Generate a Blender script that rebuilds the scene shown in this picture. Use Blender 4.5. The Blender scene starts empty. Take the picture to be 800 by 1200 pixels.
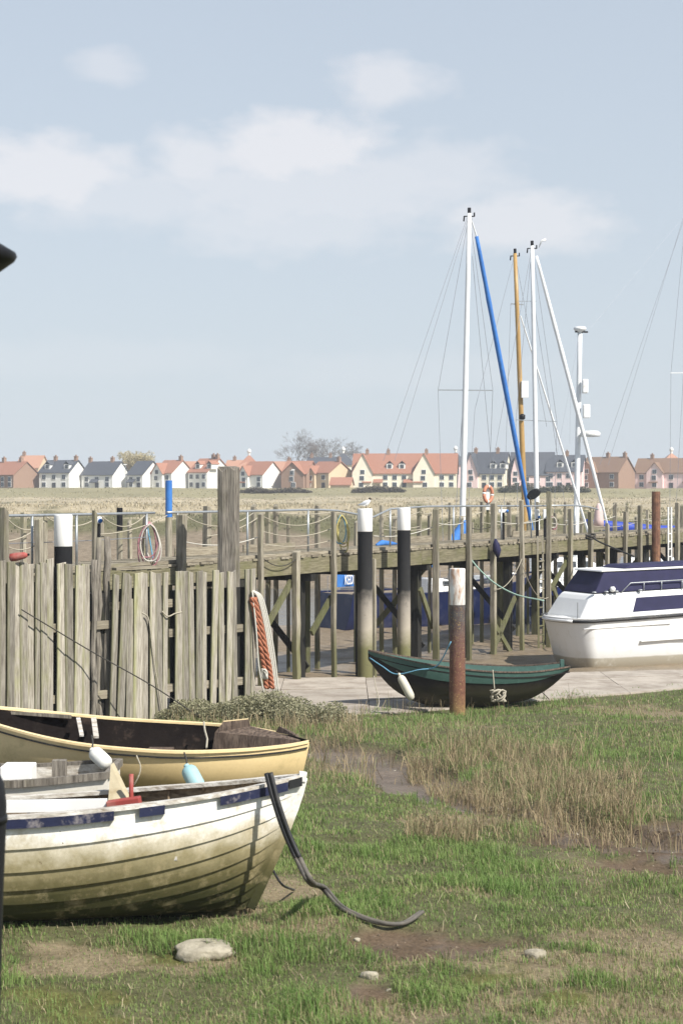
import bpy, math, random
import numpy as np
from mathutils import Vector, Matrix
R = math.radians
random.seed(7)
rng = np.random.default_rng(11)
SC = bpy.context.scene
COL = SC.collection

# ------------------------------------------------------------------ camera, sky, sun, exposure
CAMZ, HOR, FPX = 3.4, 578.0, 2000.0          # eye height, horizon row and focal length of the 800x1200 picture
cam_d = bpy.data.cameras.new('camera')
cam = bpy.data.objects.new('camera', cam_d); COL.objects.link(cam)
cam.location = (0, 0, CAMZ); cam.rotation_euler = (R(90), 0, 0)
cam_d.sensor_fit = 'AUTO'; cam_d.sensor_width = 36; cam_d.lens = 36 * FPX / 1200
cam_d.shift_y = (HOR - 600) / 1200
cam_d.clip_start = 0.1; cam_d.clip_end = 20000
cam_d.dof.use_dof = True; cam_d.dof.focus_distance = 30; cam_d.dof.aperture_fstop = 6.3
SC.camera = cam
SC.render.resolution_x, SC.render.resolution_y = 682, 1024
SC.view_settings.view_transform = 'Standard'; SC.view_settings.look = 'None'
SC.view_settings.exposure = 0.54; SC.view_settings.gamma = 1.0; SC.view_settings.use_curve_mapping = False
SC.render.engine = 'CYCLES'
SC.cycles.max_bounces = 6; SC.cycles.transparent_max_bounces = 8
try:
    SC.cycles.use_denoising = True
except Exception: pass

SUN_AZ, SUN_EL = R(48), R(46)                 # measured from behind the camera towards the right; height
sun_dir = Vector((math.sin(SUN_AZ) * math.cos(SUN_EL), -math.cos(SUN_AZ) * math.cos(SUN_EL), math.sin(SUN_EL)))
sd = bpy.data.lights.new('sun', 'SUN'); sd.energy = 4.8; sd.angle = R(0.53); sd.color = (1.0, 0.955, 0.88)
sun = bpy.data.objects.new('sun', sd); COL.objects.link(sun)
sun.rotation_euler = sun_dir.to_track_quat('Z', 'Y').to_euler()
sun.location = (30, -30, 60)

wd = bpy.data.worlds.new('World'); SC.world = wd; wd.use_nodes = True
wn, wl = wd.node_tree.nodes, wd.node_tree.links
wn.clear()
def wmath(op, a, b=None, c=None, clamp=False):
    n = wn.new('ShaderNodeMath'); n.operation = op; n.use_clamp = clamp
    for i, s in enumerate((a, b, c)):
        if s is None: continue
        if isinstance(s, (int, float)): n.inputs[i].default_value = s
        else: wl.new(s, n.inputs[i])
    return n.outputs[0]
sky = wn.new('ShaderNodeTexSky'); sky.sky_type = 'NISHITA'; sky.sun_disc = False
sky.sun_elevation = SUN_EL
sky.sun_rotation = math.atan2(sun_dir.x, sun_dir.y)
sky.air_density = 1.0; sky.dust_density = 0.6; sky.ozone_density = 1.6
tc = wn.new('ShaderNodeTexCoord')
sx = wn.new('ShaderNodeSeparateXYZ'); wl.new(tc.outputs['Generated'], sx.inputs[0])
az = wmath('ARCTAN2', sx.outputs[0], sx.outputs[1])
el = wmath('ARCSINE', sx.outputs[2])
cx = wn.new('ShaderNodeCombineXYZ')
wl.new(wmath('MULTIPLY', az, 14.0), cx.inputs[0]); wl.new(wmath('MULTIPLY', el, 26.0), cx.inputs[1])
cn = wn.new('ShaderNodeTexNoise'); cn.inputs['Scale'].default_value = 2.4; cn.inputs['Detail'].default_value = 9; cn.inputs['Roughness'].default_value = 0.56
wl.new(cx.outputs[0], cn.inputs['Vector'])
wisp = wmath('MULTIPLY', wmath('SUBTRACT', cn.outputs[0], 0.5), 1.5)
cover = None                                   # soft fair-weather cumulus, each at its own bearing and height
for px, py, rx, ry, k in ((345, 178, 130, 48, 1.0), (370, 222, 270, 58, .62), (150, 235, 160, 40, .5), (640, 270, 90, 36, .7), (230, 185, 60, 34, .8), (55, 208, 125, 46, .95), (455, 96, 70, 32, .75), (610, 262, 110, 42, .8),
                          (128, 84, 42, 24, .5), (330, 262, 170, 44, .5), (500, 210, 120, 52, .55), (-420, 180, 220, 70, .9),
                          (1250, 200, 240, 60, .9), (470, 435, 230, 26, .18), (120, 420, 240, 28, .16)):
    a0 = math.atan((px - 400) / FPX); e0 = math.atan((HOR - py) / FPX)
    dx = wmath('DIVIDE', wmath('SUBTRACT', az, a0), rx / FPX)
    dy = wmath('DIVIDE', wmath('SUBTRACT', el, e0), ry / FPX)
    d = wmath('SQRT', wmath('ADD', wmath('MULTIPLY', dx, dx), wmath('MULTIPLY', dy, dy)))
    m = wmath('MULTIPLY', wmath('SUBTRACT', 1.12, wmath('SUBTRACT', d, wisp)), 1.5, clamp=True)
    m = wmath('MULTIPLY', wmath('SMOOTH_MIN', m, 1.0, 0.2), k)
    cover = m if cover is None else wmath('MAXIMUM', cover, m)
hz = wn.new('ShaderNodeMixRGB'); wl.new(wmath('SUBTRACT', 0.93, wmath('MULTIPLY', wmath('ABSOLUTE', el), 0.7), clamp=True), hz.inputs[0])     # humid spring haze in the air
wl.new(sky.outputs[0], hz.inputs[1]); hz.inputs[2].default_value = (4.36, 4.78, 5.22, 1)
mx = wn.new('ShaderNodeMixRGB')
wl.new(wmath('MULTIPLY', cover, 0.55, clamp=True), mx.inputs[0]); wl.new(hz.outputs[0], mx.inputs[1]); mx.inputs[2].default_value = (6.9, 6.6, 6.6, 1)
bg = wn.new('ShaderNodeBackground'); bg.inputs[1].default_value = 0.1
wl.new(mx.outputs[0], bg.inputs[0])
wo = wn.new('ShaderNodeOutputWorld'); wl.new(bg.outputs[0], wo.inputs[0])

# ------------------------------------------------------------------ helpers
def P(px, row, D):
    """world point seen at pixel (px,row) of the photograph at depth D"""
    return Vector(((px - 400) / FPX * D, D, CAMZ - (row - HOR) / FPX * D))

def _h(ix, iy, s):
    n = (ix.astype(np.int64) * 374761393 + iy.astype(np.int64) * 668265263 + s * 1442695041) & 0x7fffffff
    n = ((n ^ (n >> 13)) * 1274126177) & 0x7fffffff
    return ((n ^ (n >> 16)) & 0xffff) / 65535.0
def vnoise(x, y, s=0):
    x = np.asarray(x, float); y = np.asarray(y, float)
    ix = np.floor(x); iy = np.floor(y); fx = x - ix; fy = y - iy
    fx = fx * fx * (3 - 2 * fx); fy = fy * fy * (3 - 2 * fy)
    a = _h(ix, iy, s); b = _h(ix + 1, iy, s); c = _h(ix, iy + 1, s); d = _h(ix + 1, iy + 1, s)
    return (a * (1 - fx) + b * fx) * (1 - fy) + (c * (1 - fx) + d * fx) * fy
def fbm(x, y, s=0, o=4):
    t = 0; a = .5; n = 0
    for i in range(o):
        t = t + a * vnoise(np.asarray(x) * 2 ** i, np.asarray(y) * 2 ** i, s + i * 17); n += a; a *= .5
    return t / n
def sstep(a, b, x):
    t = np.clip((np.asarray(x, float) - a) / (b - a), 0, 1); return t * t * (3 - 2 * t)

WM = {}
def wm(o): return WM.get(o.name, Matrix.Identity(4)) if o else Matrix.Identity(4)
def tag(o, label=None, cat=None, group=None, kind=None):
    if label: o['label'] = label
    if cat: o['category'] = cat
    if group: o['group'] = group
    if kind: o['kind'] = kind
    return o
def thing(name, label, cat, loc=(0, 0, 0), rz=0.0, group=None, m=None):
    o = bpy.data.objects.new(name, None); COL.objects.link(o)
    M4 = m if m is not None else Matrix.Translation(loc) @ Matrix.Rotation(rz, 4, 'Z')
    o.matrix_world = M4; WM[o.name] = M4
    o.empty_display_size = .2
    return tag(o, label, cat, group)
def place(name, mesh, parent, M4):
    o = bpy.data.objects.new(name, mesh); COL.objects.link(o)
    o.parent = parent
    o.matrix_basis = wm(parent).inverted() @ M4
    WM[o.name] = M4
    return o
class MB:
    def __init__(s): s.v = []; s.f = []; s.u = []
    def add(s, vs, fs):
        b = len(s.v); s.v += [Vector(v) for v in vs]; s.f += [tuple(b + i for i in f) for f in fs]; return s
    def box(s, lo, hi, M4=None, taper=1.0):
        x0, y0, z0 = lo; x1, y1, z1 = hi
        cx_, cy_ = (x0 + x1) / 2, (y0 + y1) / 2
        vs = [(x0, y0, z0), (x1, y0, z0), (x1, y1, z0), (x0, y1, z0)]
        vs += [(cx_ + (x - cx_) * taper, cy_ + (y - cy_) * taper, z1) for x, y in ((x0, y0), (x1, y0), (x1, y1), (x0, y1))]
        if M4 is not None: vs = [M4 @ Vector(v) for v in vs]
        return s.add(vs, [(3, 2, 1, 0), (4, 5, 6, 7), (0, 1, 5, 4), (1, 2, 6, 5), (2, 3, 7, 6), (3, 0, 4, 7)])
    def bar(s, a, b, w, h, up=(0, 0, 1), roll=0):
        a = Vector(a); b = Vector(b); d = (b - a); L = d.length; d.normalize()
        up = Vector(up)
        if abs(d.dot(up)) > .98: up = Vector((0, 1, 0))
        r = d.cross(up).normalized(); u2 = r.cross(d).normalized()
        if roll: q = Matrix.Rotation(roll, 3, d); r = q @ r; u2 = q @ u2
        vs = []
        for p in (a, b):
            for sx_, sz_ in ((-1, -1), (1, -1), (1, 1), (-1, 1)): vs.append(p + r * (sx_ * w / 2) + u2 * (sz_ * h / 2))
        return s.add(vs, [(3, 2, 1, 0), (4, 5, 6, 7), (0, 1, 5, 4), (1, 2, 6, 5), (2, 3, 7, 6), (3, 0, 4, 7)])
    def tube(s, pts, rad, n=6, cap=True):
        pts = [Vector(p) for p in pts]; m = len(pts)
        if isinstance(rad, (int, float)): rad = [rad] * m
        b = len(s.v); prev = None
        for i, p in enumerate(pts):
            d = (pts[min(i + 1, m - 1)] - pts[max(i - 1, 0)])
            d = d.normalized() if d.length > 1e-9 else Vector((0, 0, 1))
            if prev is None:
                r = d.orthogonal().normalized()
            else:
                r = prev - d * prev.dot(d)
                r = r.normalized() if r.length > 1e-6 else d.orthogonal().normalized()
            prev = r; q = d.cross(r)
            for k in range(n):
                a = 2 * math.pi * k / n
                s.v.append(p + (r * math.cos(a) + q * math.sin(a)) * rad[i])
        for i in range(m - 1):
            for k in range(n):
                s.f.append((b + i * n + k, b + i * n + (k + 1) % n, b + (i + 1) * n + (k + 1) % n, b + (i + 1) * n + k))
        if cap:
            s.f.append(tuple(b + k for k in reversed(range(n)))); s.f.append(tuple(b + (m - 1) * n + k for k in range(n)))
        return s
    def lathe(s, prof, n=16, M4=None):
        """prof: list of (r,z)"""
        b = len(s.v)
        for r, z in prof:
            for k in range(n):
                a = 2 * math.pi * k / n
                v = Vector((r * math.cos(a), r * math.sin(a), z)); s.v.append(M4 @ v if M4 is not None else v)
        for i in range(len(prof) - 1):
            for k in range(n):
                s.f.append((b + i * n + k, b + i * n + (k + 1) % n, b + (i + 1) * n + (k + 1) % n, b + (i + 1) * n + k))
        s.f.append(tuple(b + k for k in reversed(range(n)))); s.f.append(tuple(b + (len(prof) - 1) * n + k for k in range(n)))
        return s
    def prism(s, poly, d):
        """extrude closed polygon (list of 3-D points) by vector d"""
        n = len(poly); d = Vector(d); a = [Vector(p) for p in poly]
        return s.add(a + [p + d for p in a], [tuple(reversed(range(n))), tuple(range(n, 2 * n))] +
                     [(i, (i + 1) % n, n + (i + 1) % n, n + i) for i in range(n)])
    def grid(s, rows, closed=False):
        b = len(s.v); n = len(rows[0])
        for r in rows: s.v += [Vector(p) for p in r]
        for i in range(len(rows) - 1):
            for k in range(n - (0 if closed else 1)):
                s.f.append((b + i * n + k, b + i * n + (k + 1) % n, b + (i + 1) * n + (k + 1) % n, b + (i + 1) * n + k))
        return s
    def build(s, name, mat, parent=None, xf=None, smooth=False, M4=None):
        """geometry is in world space (or in xf's frame); a parent-less build may give its own origin M4"""
        base = wm(parent) if M4 is None else M4
        inv = base.inverted() if xf is None else base.inverted() @ xf
        me = bpy.data.meshes.new(name)
        me.from_pydata([inv @ v for v in s.v], [], s.f); me.update()
        if smooth: me.polygons.foreach_set('use_smooth', [True] * len(me.polygons))
        for m_ in (mat if isinstance(mat, (list, tuple)) else [mat]): me.materials.append(m_)
        o = bpy.data.objects.new(name, me); COL.objects.link(o)
        if parent is not None:
            o.parent = parent
            if M4 is not None: o.matrix_basis = wm(parent).inverted() @ M4
        elif M4 is not None: o.matrix_basis = M4
        WM[o.name] = base
        return o
def fixnormals(o):
    import bmesh
    bm = bmesh.new(); bm.from_mesh(o.data); bmesh.ops.recalc_face_normals(bm, faces=bm.faces[:]); bm.to_mesh(o.data); bm.free()
    return o
def bevel(o, w=.01, seg=2):
    m = o.modifiers.new('bevel', 'BEVEL'); m.width = w; m.segments = seg; m.limit_method = 'ANGLE'; m.angle_limit = R(40)
    return o
def sag(a, b, drop, n=12):
    a = Vector(a); b = Vector(b)
    return [a.lerp(b, i / n) - Vector((0, 0, drop * 4 * (i / n) * (1 - i / n))) for i in range(n + 1)]
def spline(pts, n=8):
    """Catmull-Rom through points"""
    p = [Vector(q) for q in pts]; p = [p[0] * 2 - p[1]] + p + [p[-1] * 2 - p[-2]]
    out = []
    for i in range(1, len(p) - 2):
        for k in range(n):
            t = k / n
            out.append(.5 * ((2 * p[i]) + (p[i + 1] - p[i - 1]) * t + (2 * p[i - 1] - 5 * p[i] + 4 * p[i + 1] - p[i + 2]) * t * t +
                             (3 * p[i] - p[i - 1] - 3 * p[i + 1] + p[i + 2]) * t ** 3))
    out.append(p[-2]); return out

# ------------------------------------------------------------------ materials
def new_mat(name):
    m = bpy.data.materials.new(name); m.use_nodes = True
    nt = m.node_tree; b = nt.nodes['Principled BSDF']
    return m, nt, b
def c4(c): return (c[0], c[1], c[2], 1)
def mapped(nt, stretch=(1, 1, 1), rnd=True):
    tc = nt.nodes.new('ShaderNodeTexCoord'); out = tc.outputs['Object']
    if rnd:
        oi = nt.nodes.new('ShaderNodeObjectInfo')
        vm = nt.nodes.new('ShaderNodeVectorMath'); vm.operation = 'MULTIPLY_ADD'
        vm.inputs[1].default_value = (31.7, 17.3, 43.1)
        nt.links.new(oi.outputs['Random'], vm.inputs[0]); nt.links.new(out, vm.inputs[2]); out = vm.outputs[0]
    mp = nt.nodes.new('ShaderNodeMapping'); mp.inputs['Scale'].default_value = stretch
    nt.links.new(out, mp.inputs[0]); return mp.outputs[0]
def noise(nt, vec, scale, detail=6, rough=.6):
    n = nt.nodes.new('ShaderNodeTexNoise'); n.inputs['Scale'].default_value = scale
    n.inputs['Detail'].default_value = detail; n.inputs['Roughness'].default_value = rough
    nt.links.new(vec, n.inputs['Vector']); return n.outputs['Fac']
def ramp(nt, fac, stops):
    r = nt.nodes.new('ShaderNodeValToRGB'); e = r.color_ramp.elements
    while len(e) < len(stops): e.new(.5)
    for i, (p, c) in enumerate(stops): e[i].position = p; e[i].color = c4(c) if len(c) == 3 else c
    nt.links.new(fac, r.inputs[0]); return r.outputs[0]
def mixc(nt, fac, a, b, mode='MIX'):
    n = nt.nodes.new('ShaderNodeMixRGB'); n.blend_type = mode
    for i, s in enumerate((fac, a, b)):
        if isinstance(s, (int, float)): n.inputs[i].default_value = s
        elif isinstance(s, tuple): n.inputs[i].default_value = c4(s)
        else: nt.links.new(s, n.inputs[i])
    return n.outputs[0]
def vary(nt, col, amt):
    oi = nt.nodes.new('ShaderNodeObjectInfo')
    mr = nt.nodes.new('ShaderNodeMapRange'); mr.inputs[3].default_value = 1 - amt; mr.inputs[4].default_value = 1 + amt
    nt.links.new(oi.outputs['Random'], mr.inputs[0])
    hs = nt.nodes.new('ShaderNodeHueSaturation'); nt.links.new(mr.outputs[0], hs.inputs['Value']); nt.links.new(col, hs.inputs['Color'])
    return hs.outputs[0]
def bump(nt, b, fac, strength, dist=.02):
    n = nt.nodes.new('ShaderNodeBump'); n.inputs['Strength'].default_value = strength; n.inputs['Distance'].default_value = dist
    nt.links.new(fac, n.inputs['Height']); nt.links.new(n.outputs[0], b.inputs['Normal'])
def M(name, c1, c2=None, scale=6, rough=.7, stretch=(1, 1, 1), bmp=.15, dirt=None, dirt_amt=.5, dirt_scale=1.7, var=.0, metal=0, spec=.4):
    m, nt, b = new_mat(name)
    if c2 is None: c2 = tuple(x * .8 for x in c1)
    v = mapped(nt, stretch)
    f = noise(nt, v, scale)
    col = ramp(nt, f, [(.3, c2), (.7, c1)])
    if dirt is not None:
        f2 = noise(nt, v, dirt_scale, 8, .7)
        k = ramp(nt, f2, [(.62 - .35 * dirt_amt, (0, 0, 0)), (.78 - .25 * dirt_amt, (1, 1, 1))])
        col = mixc(nt, k, col, dirt)
    if var: col = vary(nt, col, var)
    nt.links.new(col, b.inputs['Base Color'])
    b.inputs['Roughness'].default_value = rough; b.inputs['Metallic'].default_value = metal
    b.inputs['Specular IOR Level'].default_value = spec
    if bmp: bump(nt, b, f, bmp)
    return m
def WOOD(name, light, dark, algae=(.15, .15, .06), axis=2, algae_amt=.45, var=.16, rough=.85, edge=0.0, tide=0.0):
    """weathered timber: grain along one axis, cracks, patches of algae"""
    m, nt, b = new_mat(name)
    st = [16, 16, 16]; st[axis] = 1.1
    v = mapped(nt, tuple(st)); v2 = mapped(nt, tuple(1.0 if i != axis else .45 for i in range(3)))
    g = noise(nt, v, 2.2, 8, .62)
    col = ramp(nt, g, [(.32, dark), (.5, tuple((a + c) / 2 for a, c in zip(light, dark))), (.66, light)])
    k = ramp(nt, noise(nt, v2, 2.3, 6, .6), [(.66 - .3 * algae_amt, (0, 0, 0)), (.86 - .25 * algae_amt, (1, 1, 1))])
    col = mixc(nt, mixc(nt, .68, (0, 0, 0), k), col, algae)
    if edge:                                     # moss along the left arris of each board
        t0 = nt.nodes.new('ShaderNodeTexCoord'); s0 = nt.nodes.new('ShaderNodeSeparateXYZ'); nt.links.new(t0.outputs['Object'], s0.inputs[0])
        mr = nt.nodes.new('ShaderNodeMapRange'); mr.inputs[1].default_value = -edge * .15; mr.inputs[2].default_value = -edge; nt.links.new(s0.outputs[0], mr.inputs[0])
        mm_ = nt.nodes.new('ShaderNodeMath'); mm_.operation = 'MULTIPLY'; nt.links.new(mr.outputs[0], mm_.inputs[0]); nt.links.new(noise(nt, v2, 1.6, 4, .6), mm_.inputs[1])
        col = mixc(nt, mm_.outputs[0], col, algae)
    if tide:                                     # weed and slime up to the tide line
        t1 = nt.nodes.new('ShaderNodeTexCoord'); s1_ = nt.nodes.new('ShaderNodeSeparateXYZ'); nt.links.new(t1.outputs['Object'], s1_.inputs[0])
        m1 = nt.nodes.new('ShaderNodeMath'); m1.operation = 'MULTIPLY_ADD'; m1.inputs[1].default_value = 1.4; nt.links.new(noise(nt, v2, 2.2, 6, .65), m1.inputs[0]); nt.links.new(s1_.outputs[2], m1.inputs[2])
        mr1 = nt.nodes.new('ShaderNodeMapRange'); mr1.inputs[1].default_value = tide + 1.0; mr1.inputs[2].default_value = tide + .35; mr1.inputs[4].default_value = .8; nt.links.new(m1.outputs[0], mr1.inputs[0])
        col = mixc(nt, mr1.outputs[0], col, tuple(a * .6 for a in algae))
    cr = ramp(nt, noise(nt, v, 1.1, 10, .75), [(.30, (.28, .26, .24)), (.37, (1, 1, 1))])
    col = mixc(nt, .85, col, cr, 'MULTIPLY')
    if var: col = vary(nt, col, var)
    nt.links.new(col, b.inputs['Base Color']); b.inputs['Roughness'].default_value = rough
    b.inputs['Specular IOR Level'].default_value = .2
    bump(nt, b, g, .5, .02)
    return m
def BYZ(name, stops, amp=.25, scale=2.5, rough=.5, blotch=None, blotch_amt=.4, spec=.4, fine=.12, chip=None, chip_pos=.7):
    """paint with wear: colour by height above the thing's base (metres), edges broken up by noise, blotches of dirt, chips"""
    m, nt, b = new_mat(name)
    tc_ = nt.nodes.new('ShaderNodeTexCoord'); sp = nt.nodes.new('ShaderNodeSeparateXYZ'); nt.links.new(tc_.outputs['Object'], sp.inputs[0])
    v = mapped(nt, (1, 1, 1), rnd=False)
    n1 = noise(nt, v, scale, 8, .65)
    ma = nt.nodes.new('ShaderNodeMath'); ma.operation = 'MULTIPLY_ADD'; ma.inputs[1].default_value = amp * 2
    nt.links.new(n1, ma.inputs[0]); nt.links.new(sp.outputs[2], ma.inputs[2])
    z0, z1 = stops[0][0], stops[-1][0]
    mr = nt.nodes.new('ShaderNodeMapRange'); mr.inputs[1].default_value = z0 + amp; mr.inputs[2].default_value = z1 + amp
    nt.links.new(ma.outputs[0], mr.inputs[0])
    col = ramp(nt, mr.outputs[0], [((z - z0) / (z1 - z0), c) for z, c in stops])
    if blotch is not None:
        k = ramp(nt, noise(nt, v, scale * 1.9, 9, .72), [(.62 - .3 * blotch_amt, (0, 0, 0)), (.8 - .2 * blotch_amt, (1, 1, 1))])
        col = mixc(nt, mixc(nt, .75, (0, 0, 0), k), col, blotch)
    if chip is not None:
        k = ramp(nt, noise(nt, v, scale * 7, 5, .6), [(chip_pos, (0, 0, 0)), (chip_pos + .03, (1, 1, 1))])
        col = mixc(nt, k, col, chip)
    fn = noise(nt, v, 40, 4, .6)
    col = mixc(nt, fine, col, ramp(nt, fn, [(.3, (.55, .52, .46)), (.7, (1, 1, 1))]), 'MULTIPLY')
    nt.links.new(col, b.inputs['Base Color']); b.inputs['Roughness'].default_value = rough
    b.inputs['Specular IOR Level'].default_value = spec
    bump(nt, b, n1, .12, .03)
    return m
def TINT(name, rough=.8, fine=30, amt=.35, trans=0.0, spec=.2, bmp=0.0, wet=False):
    """colour stored on the mesh as the piece's own colour, broken up by fine noise"""
    m, nt, b = new_mat(name)
    at = nt.nodes.new('ShaderNodeAttribute'); at.attribute_name = 'Col'; col = at.outputs['Color']
    b.inputs['Roughness'].default_value = rough
    if fine:
        v = mapped(nt, rnd=False); f = noise(nt, v, fine, 8, .7)
        f2 = noise(nt, v, fine / 9, 6, .65)
        col = mixc(nt, amt, col, ramp(nt, f, [(.3, (.35, .33, .30)), (.7, (1.25, 1.25, 1.25))]), 'MULTIPLY')
        col = mixc(nt, amt, col, ramp(nt, f2, [(.3, (.55, .53, .5)), (.7, (1.2, 1.2, 1.2))]), 'MULTIPLY')
        if bmp: bump(nt, b, f, bmp, .03)
    nt.links.new(col, b.inputs['Base Color']); b.inputs['Specular IOR Level'].default_value = spec
    if wet:
        a2 = nt.nodes.new('ShaderNodeAttribute'); a2.attribute_name = 'wet'
        mr = nt.nodes.new('ShaderNodeMapRange'); mr.inputs[3].default_value = rough; mr.inputs[4].default_value = .22
        nt.links.new(a2.outputs['Fac'], mr.inputs[0]); nt.links.new(mr.outputs[0], b.inputs['Roughness'])
    if trans:
        tr = nt.nodes.new('ShaderNodeBsdfTranslucent'); nt.links.new(col, tr.inputs[0])
        mxs = nt.nodes.new('ShaderNodeMixShader'); mxs.inputs[0].default_value = trans
        out = nt.nodes['Material Output']
        nt.links.new(b.outputs[0], mxs.inputs[1]); nt.links.new(tr.outputs[0], mxs.inputs[2]); nt.links.new(mxs.outputs[0], out.inputs[0])
    return m

MAT = {}
MAT['wood'] = WOOD('weathered_wood', (.35, .32, .25), (.145, .125, .095), (.17, .17, .07), 2, .45, .22, tide=1.5)
MAT['fence'] = WOOD('fence_wood', (.39, .36, .30), (.15, .13, .105), (.21, .215, .08), 2, .38, .36, edge=.085)
MAT['wood_x'] = WOOD('weathered_wood_x', (.33, .295, .225), (.15, .125, .09), (.16, .16, .07), 0, .35)
MAT['beam'] = WOOD('weathered_beam', (.24, .215, .14), (.10, .09, .055), (.12, .125, .045), 0, .62, .1)
MAT['oldlog'] = WOOD('old_log', (.30, .27, .225), (.07, .06, .05), (.14, .13, .07), 2, .3)
MAT['tarred'] = WOOD('tarred_wood_and_shade', (.035, .033, .028), (.012, .012, .012), (.06, .06, .03), 2, .4)  # tarred timber; also the shade colour of the sheets behind the fence
MAT['greenpile'] = WOOD('algae_pile', (.16, .16, .085), (.06, .055, .035), (.09, .10, .03), 2, .6)
MAT['galv'] = M('galvanised_steel', (.42, .44, .45), (.30, .32, .33), 14, .45, metal=.55, bmp=.05)
MAT['white'] = M('white_paint', (.82, .82, .80), (.74, .74, .72), 4, .45, bmp=.03, dirt=(.55, .52, .45), dirt_amt=.15)
MAT['mastwhite'] = M('mast_white', (.80, .81, .80), (.70, .71, .71), 3, .35, bmp=.0)
MAT['spar'] = M('varnished_spar', (.44, .28, .10), (.33, .20, .07), 5, .4, (4, 4, .6), bmp=.03)
MAT['bluecloth'] = M('blue_canvas', (.045, .19, .52), (.03, .13, .40), 6, .75, bmp=.2)
MAT['bluetarp'] = M('bright_blue_tarp', (.02, .055, .38), (.015, .04, .28), 5, .6, bmp=.25)
MAT['navycloth'] = M('navy_canvas', (.018, .017, .062), (.012, .012, .044), 3, .8, bmp=.1)
MAT['bluehull'] = M('blue_hull', (.010, .018, .068), (.007, .012, .05), 2, .35, bmp=.02, dirt=(.05, .055, .10), dirt_amt=.3)
MAT['black'] = M('black_paint', (.012, .012, .014), (.007, .007, .008), 6, .5, bmp=.05, spec=.25)
MAT['rubber'] = M('black_rubber', (.020, .020, .022), (.012, .012, .012), 8, .55, bmp=.1, dirt=(.10, .09, .075), dirt_amt=.25)
MAT['rubberdirt'] = M('muddy_rubber', (.17, .15, .12), (.05, .048, .045), 5, .7, bmp=.2)
MAT['wire'] = M('steel_wire', (.24, .25, .28), (.20, .21, .23), 4, .45, bmp=0, metal=.2)
MAT['whiterope'] = M('white_rope', (.62, .60, .53), (.42, .40, .35), 60, .85, bmp=.4)
MAT['tanrope'] = M('tan_rope', (.46, .42, .33), (.28, .25, .19), 60, .85, bmp=.4)
MAT['darkrope'] = M('dark_rope', (.06, .055, .045), (.03, .028, .025), 50, .85, bmp=.4)
MAT['orangerope'] = M('orange_rope', (.44, .17, .095), (.27, .095, .05), 40, .8, bmp=.4)
MAT['greenrope'] = M('green_rope', (.36, .50, .42), (.22, .34, .28), 40, .8, bmp=.4)
MAT['bluerope'] = M('blue_rope', (.16, .38, .52), (.10, .25, .36), 40, .8, bmp=.4)
MAT['pinkrope'] = M('pink_rope', (.46, .24, .26), (.30, .12, .14), 40, .8, bmp=.4)
MAT['yellowrope'] = M('yellow_rope', (.62, .53, .20), (.42, .35, .12), 40, .8, bmp=.4)
MAT['rust'] = M('rusty_steel', (.21, .10, .06), (.09, .045, .03), 7, .85, (1, 1, .7), .5, dirt=(.30, .16, .08), dirt_amt=.35, dirt_scale=3)
MAT['red'] = M('red_paint', (.36, .065, .05), (.26, .045, .04), 6, .7, bmp=.1, dirt=(.36, .22, .18), dirt_amt=.45)
MAT['orange'] = M('faded_orange', (.56, .24, .15), (.48, .19, .11), 6, .6, bmp=.05)
MAT['stone'] = M('pale_stone', (.42, .38, .29), (.25, .22, .165), 9, .95, bmp=1.0, dirt=(.16, .145, .10), dirt_amt=.4, dirt_scale=6)
MAT['concrete'] = M('pale_concrete', (.42, .37, .31), (.34, .30, .25), 2.2, .9, bmp=.2, dirt=(.24, .20, .16), dirt_amt=.5, dirt_scale=1.3, var=.09)
MAT['glass'] = M('dark_glass', (.05, .06, .07), (.04, .045, .05), 2, .08, bmp=0, spec=.6)
# ------------------------------------------------------------------ ground
GY = [-80, 0, 14, 20, 25, 30, 36, 42.2, 44.5, 50, 60, 64, 68, 75, 88, 95, 99, 110, 118, 320, 331, 349, 356, 12000]
GZ = [.3, .1, 0, -.33, -.6, -.88, -1.2, -1.2, -1.45, -1.58, -1.74, -1.68, -1.85, -2.7, -2.8, -2.05, -1.5, 1.75, 2.1, 2.25, 2.5, 4.5, 4.35, 4.35]
def base_z(y): return np.interp(y, GY, GZ)
_D = np.geomspace(7, 330, 6000)
_ROW = HOR + (CAMZ - base_z(_D)) / _D * FPX
def row_depth(row):
    """depth at which the even ground profile shows at a picture row (near side of the creek)"""
    k = _D < 43
    return np.interp(-np.asarray(row, float), -_ROW[k], _D[k])
def flat(px, row):
    D = float(row_depth(row)); return ((px - 400) / FPX * D, D)
# patches of bare mud, moss and dry turf: centre, radii in metres
def ell(px, row, rx, ry): x, y = flat(px, row); return (x, y, rx, ry)
MUDS = [ell(490, 1106, .66, .38), ell(455, 1100, .4, .25), ell(770, 985, 1.25, 1.7), ell(700, 978, .8, .7), ell(436, 1158, .22, .3), ell(575, 1104, .35, .2), ell(745, 1012, .5, .5)]
RUN = [flat(*q) for q in ((345, 872), (395, 884), (440, 893), (480, 912), (540, 934), (610, 952), (690, 968), (780, 985))]
RUNW = [.9, 1.0, 1.0, .9, .75, .6, .5, .5]
MOSS = [ell(50, 1168, .55, .35), ell(205, 1122, .3, .2), ell(600, 1140, .4, .25), ell(640, 1172, .4, .25), ell(20, 1200, .6, .4)]
DRY = [ell(650, 1135, .9, .5), ell(690, 1180, 1.0, .5), ell(130, 1128, .8, .3), ell(545, 1050, .25, .15), ell(310, 1040, .5, .5), ell(330, 1095, .35, .3), ell(520, 965, .7, .6), ell(430, 1165, .4, .5), ell(760, 1110, .6, .5), ell(270, 1068, .35, .2), ell(80, 1115, .5, .2), ell(740, 835, 1.2, 1.5)]
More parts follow.
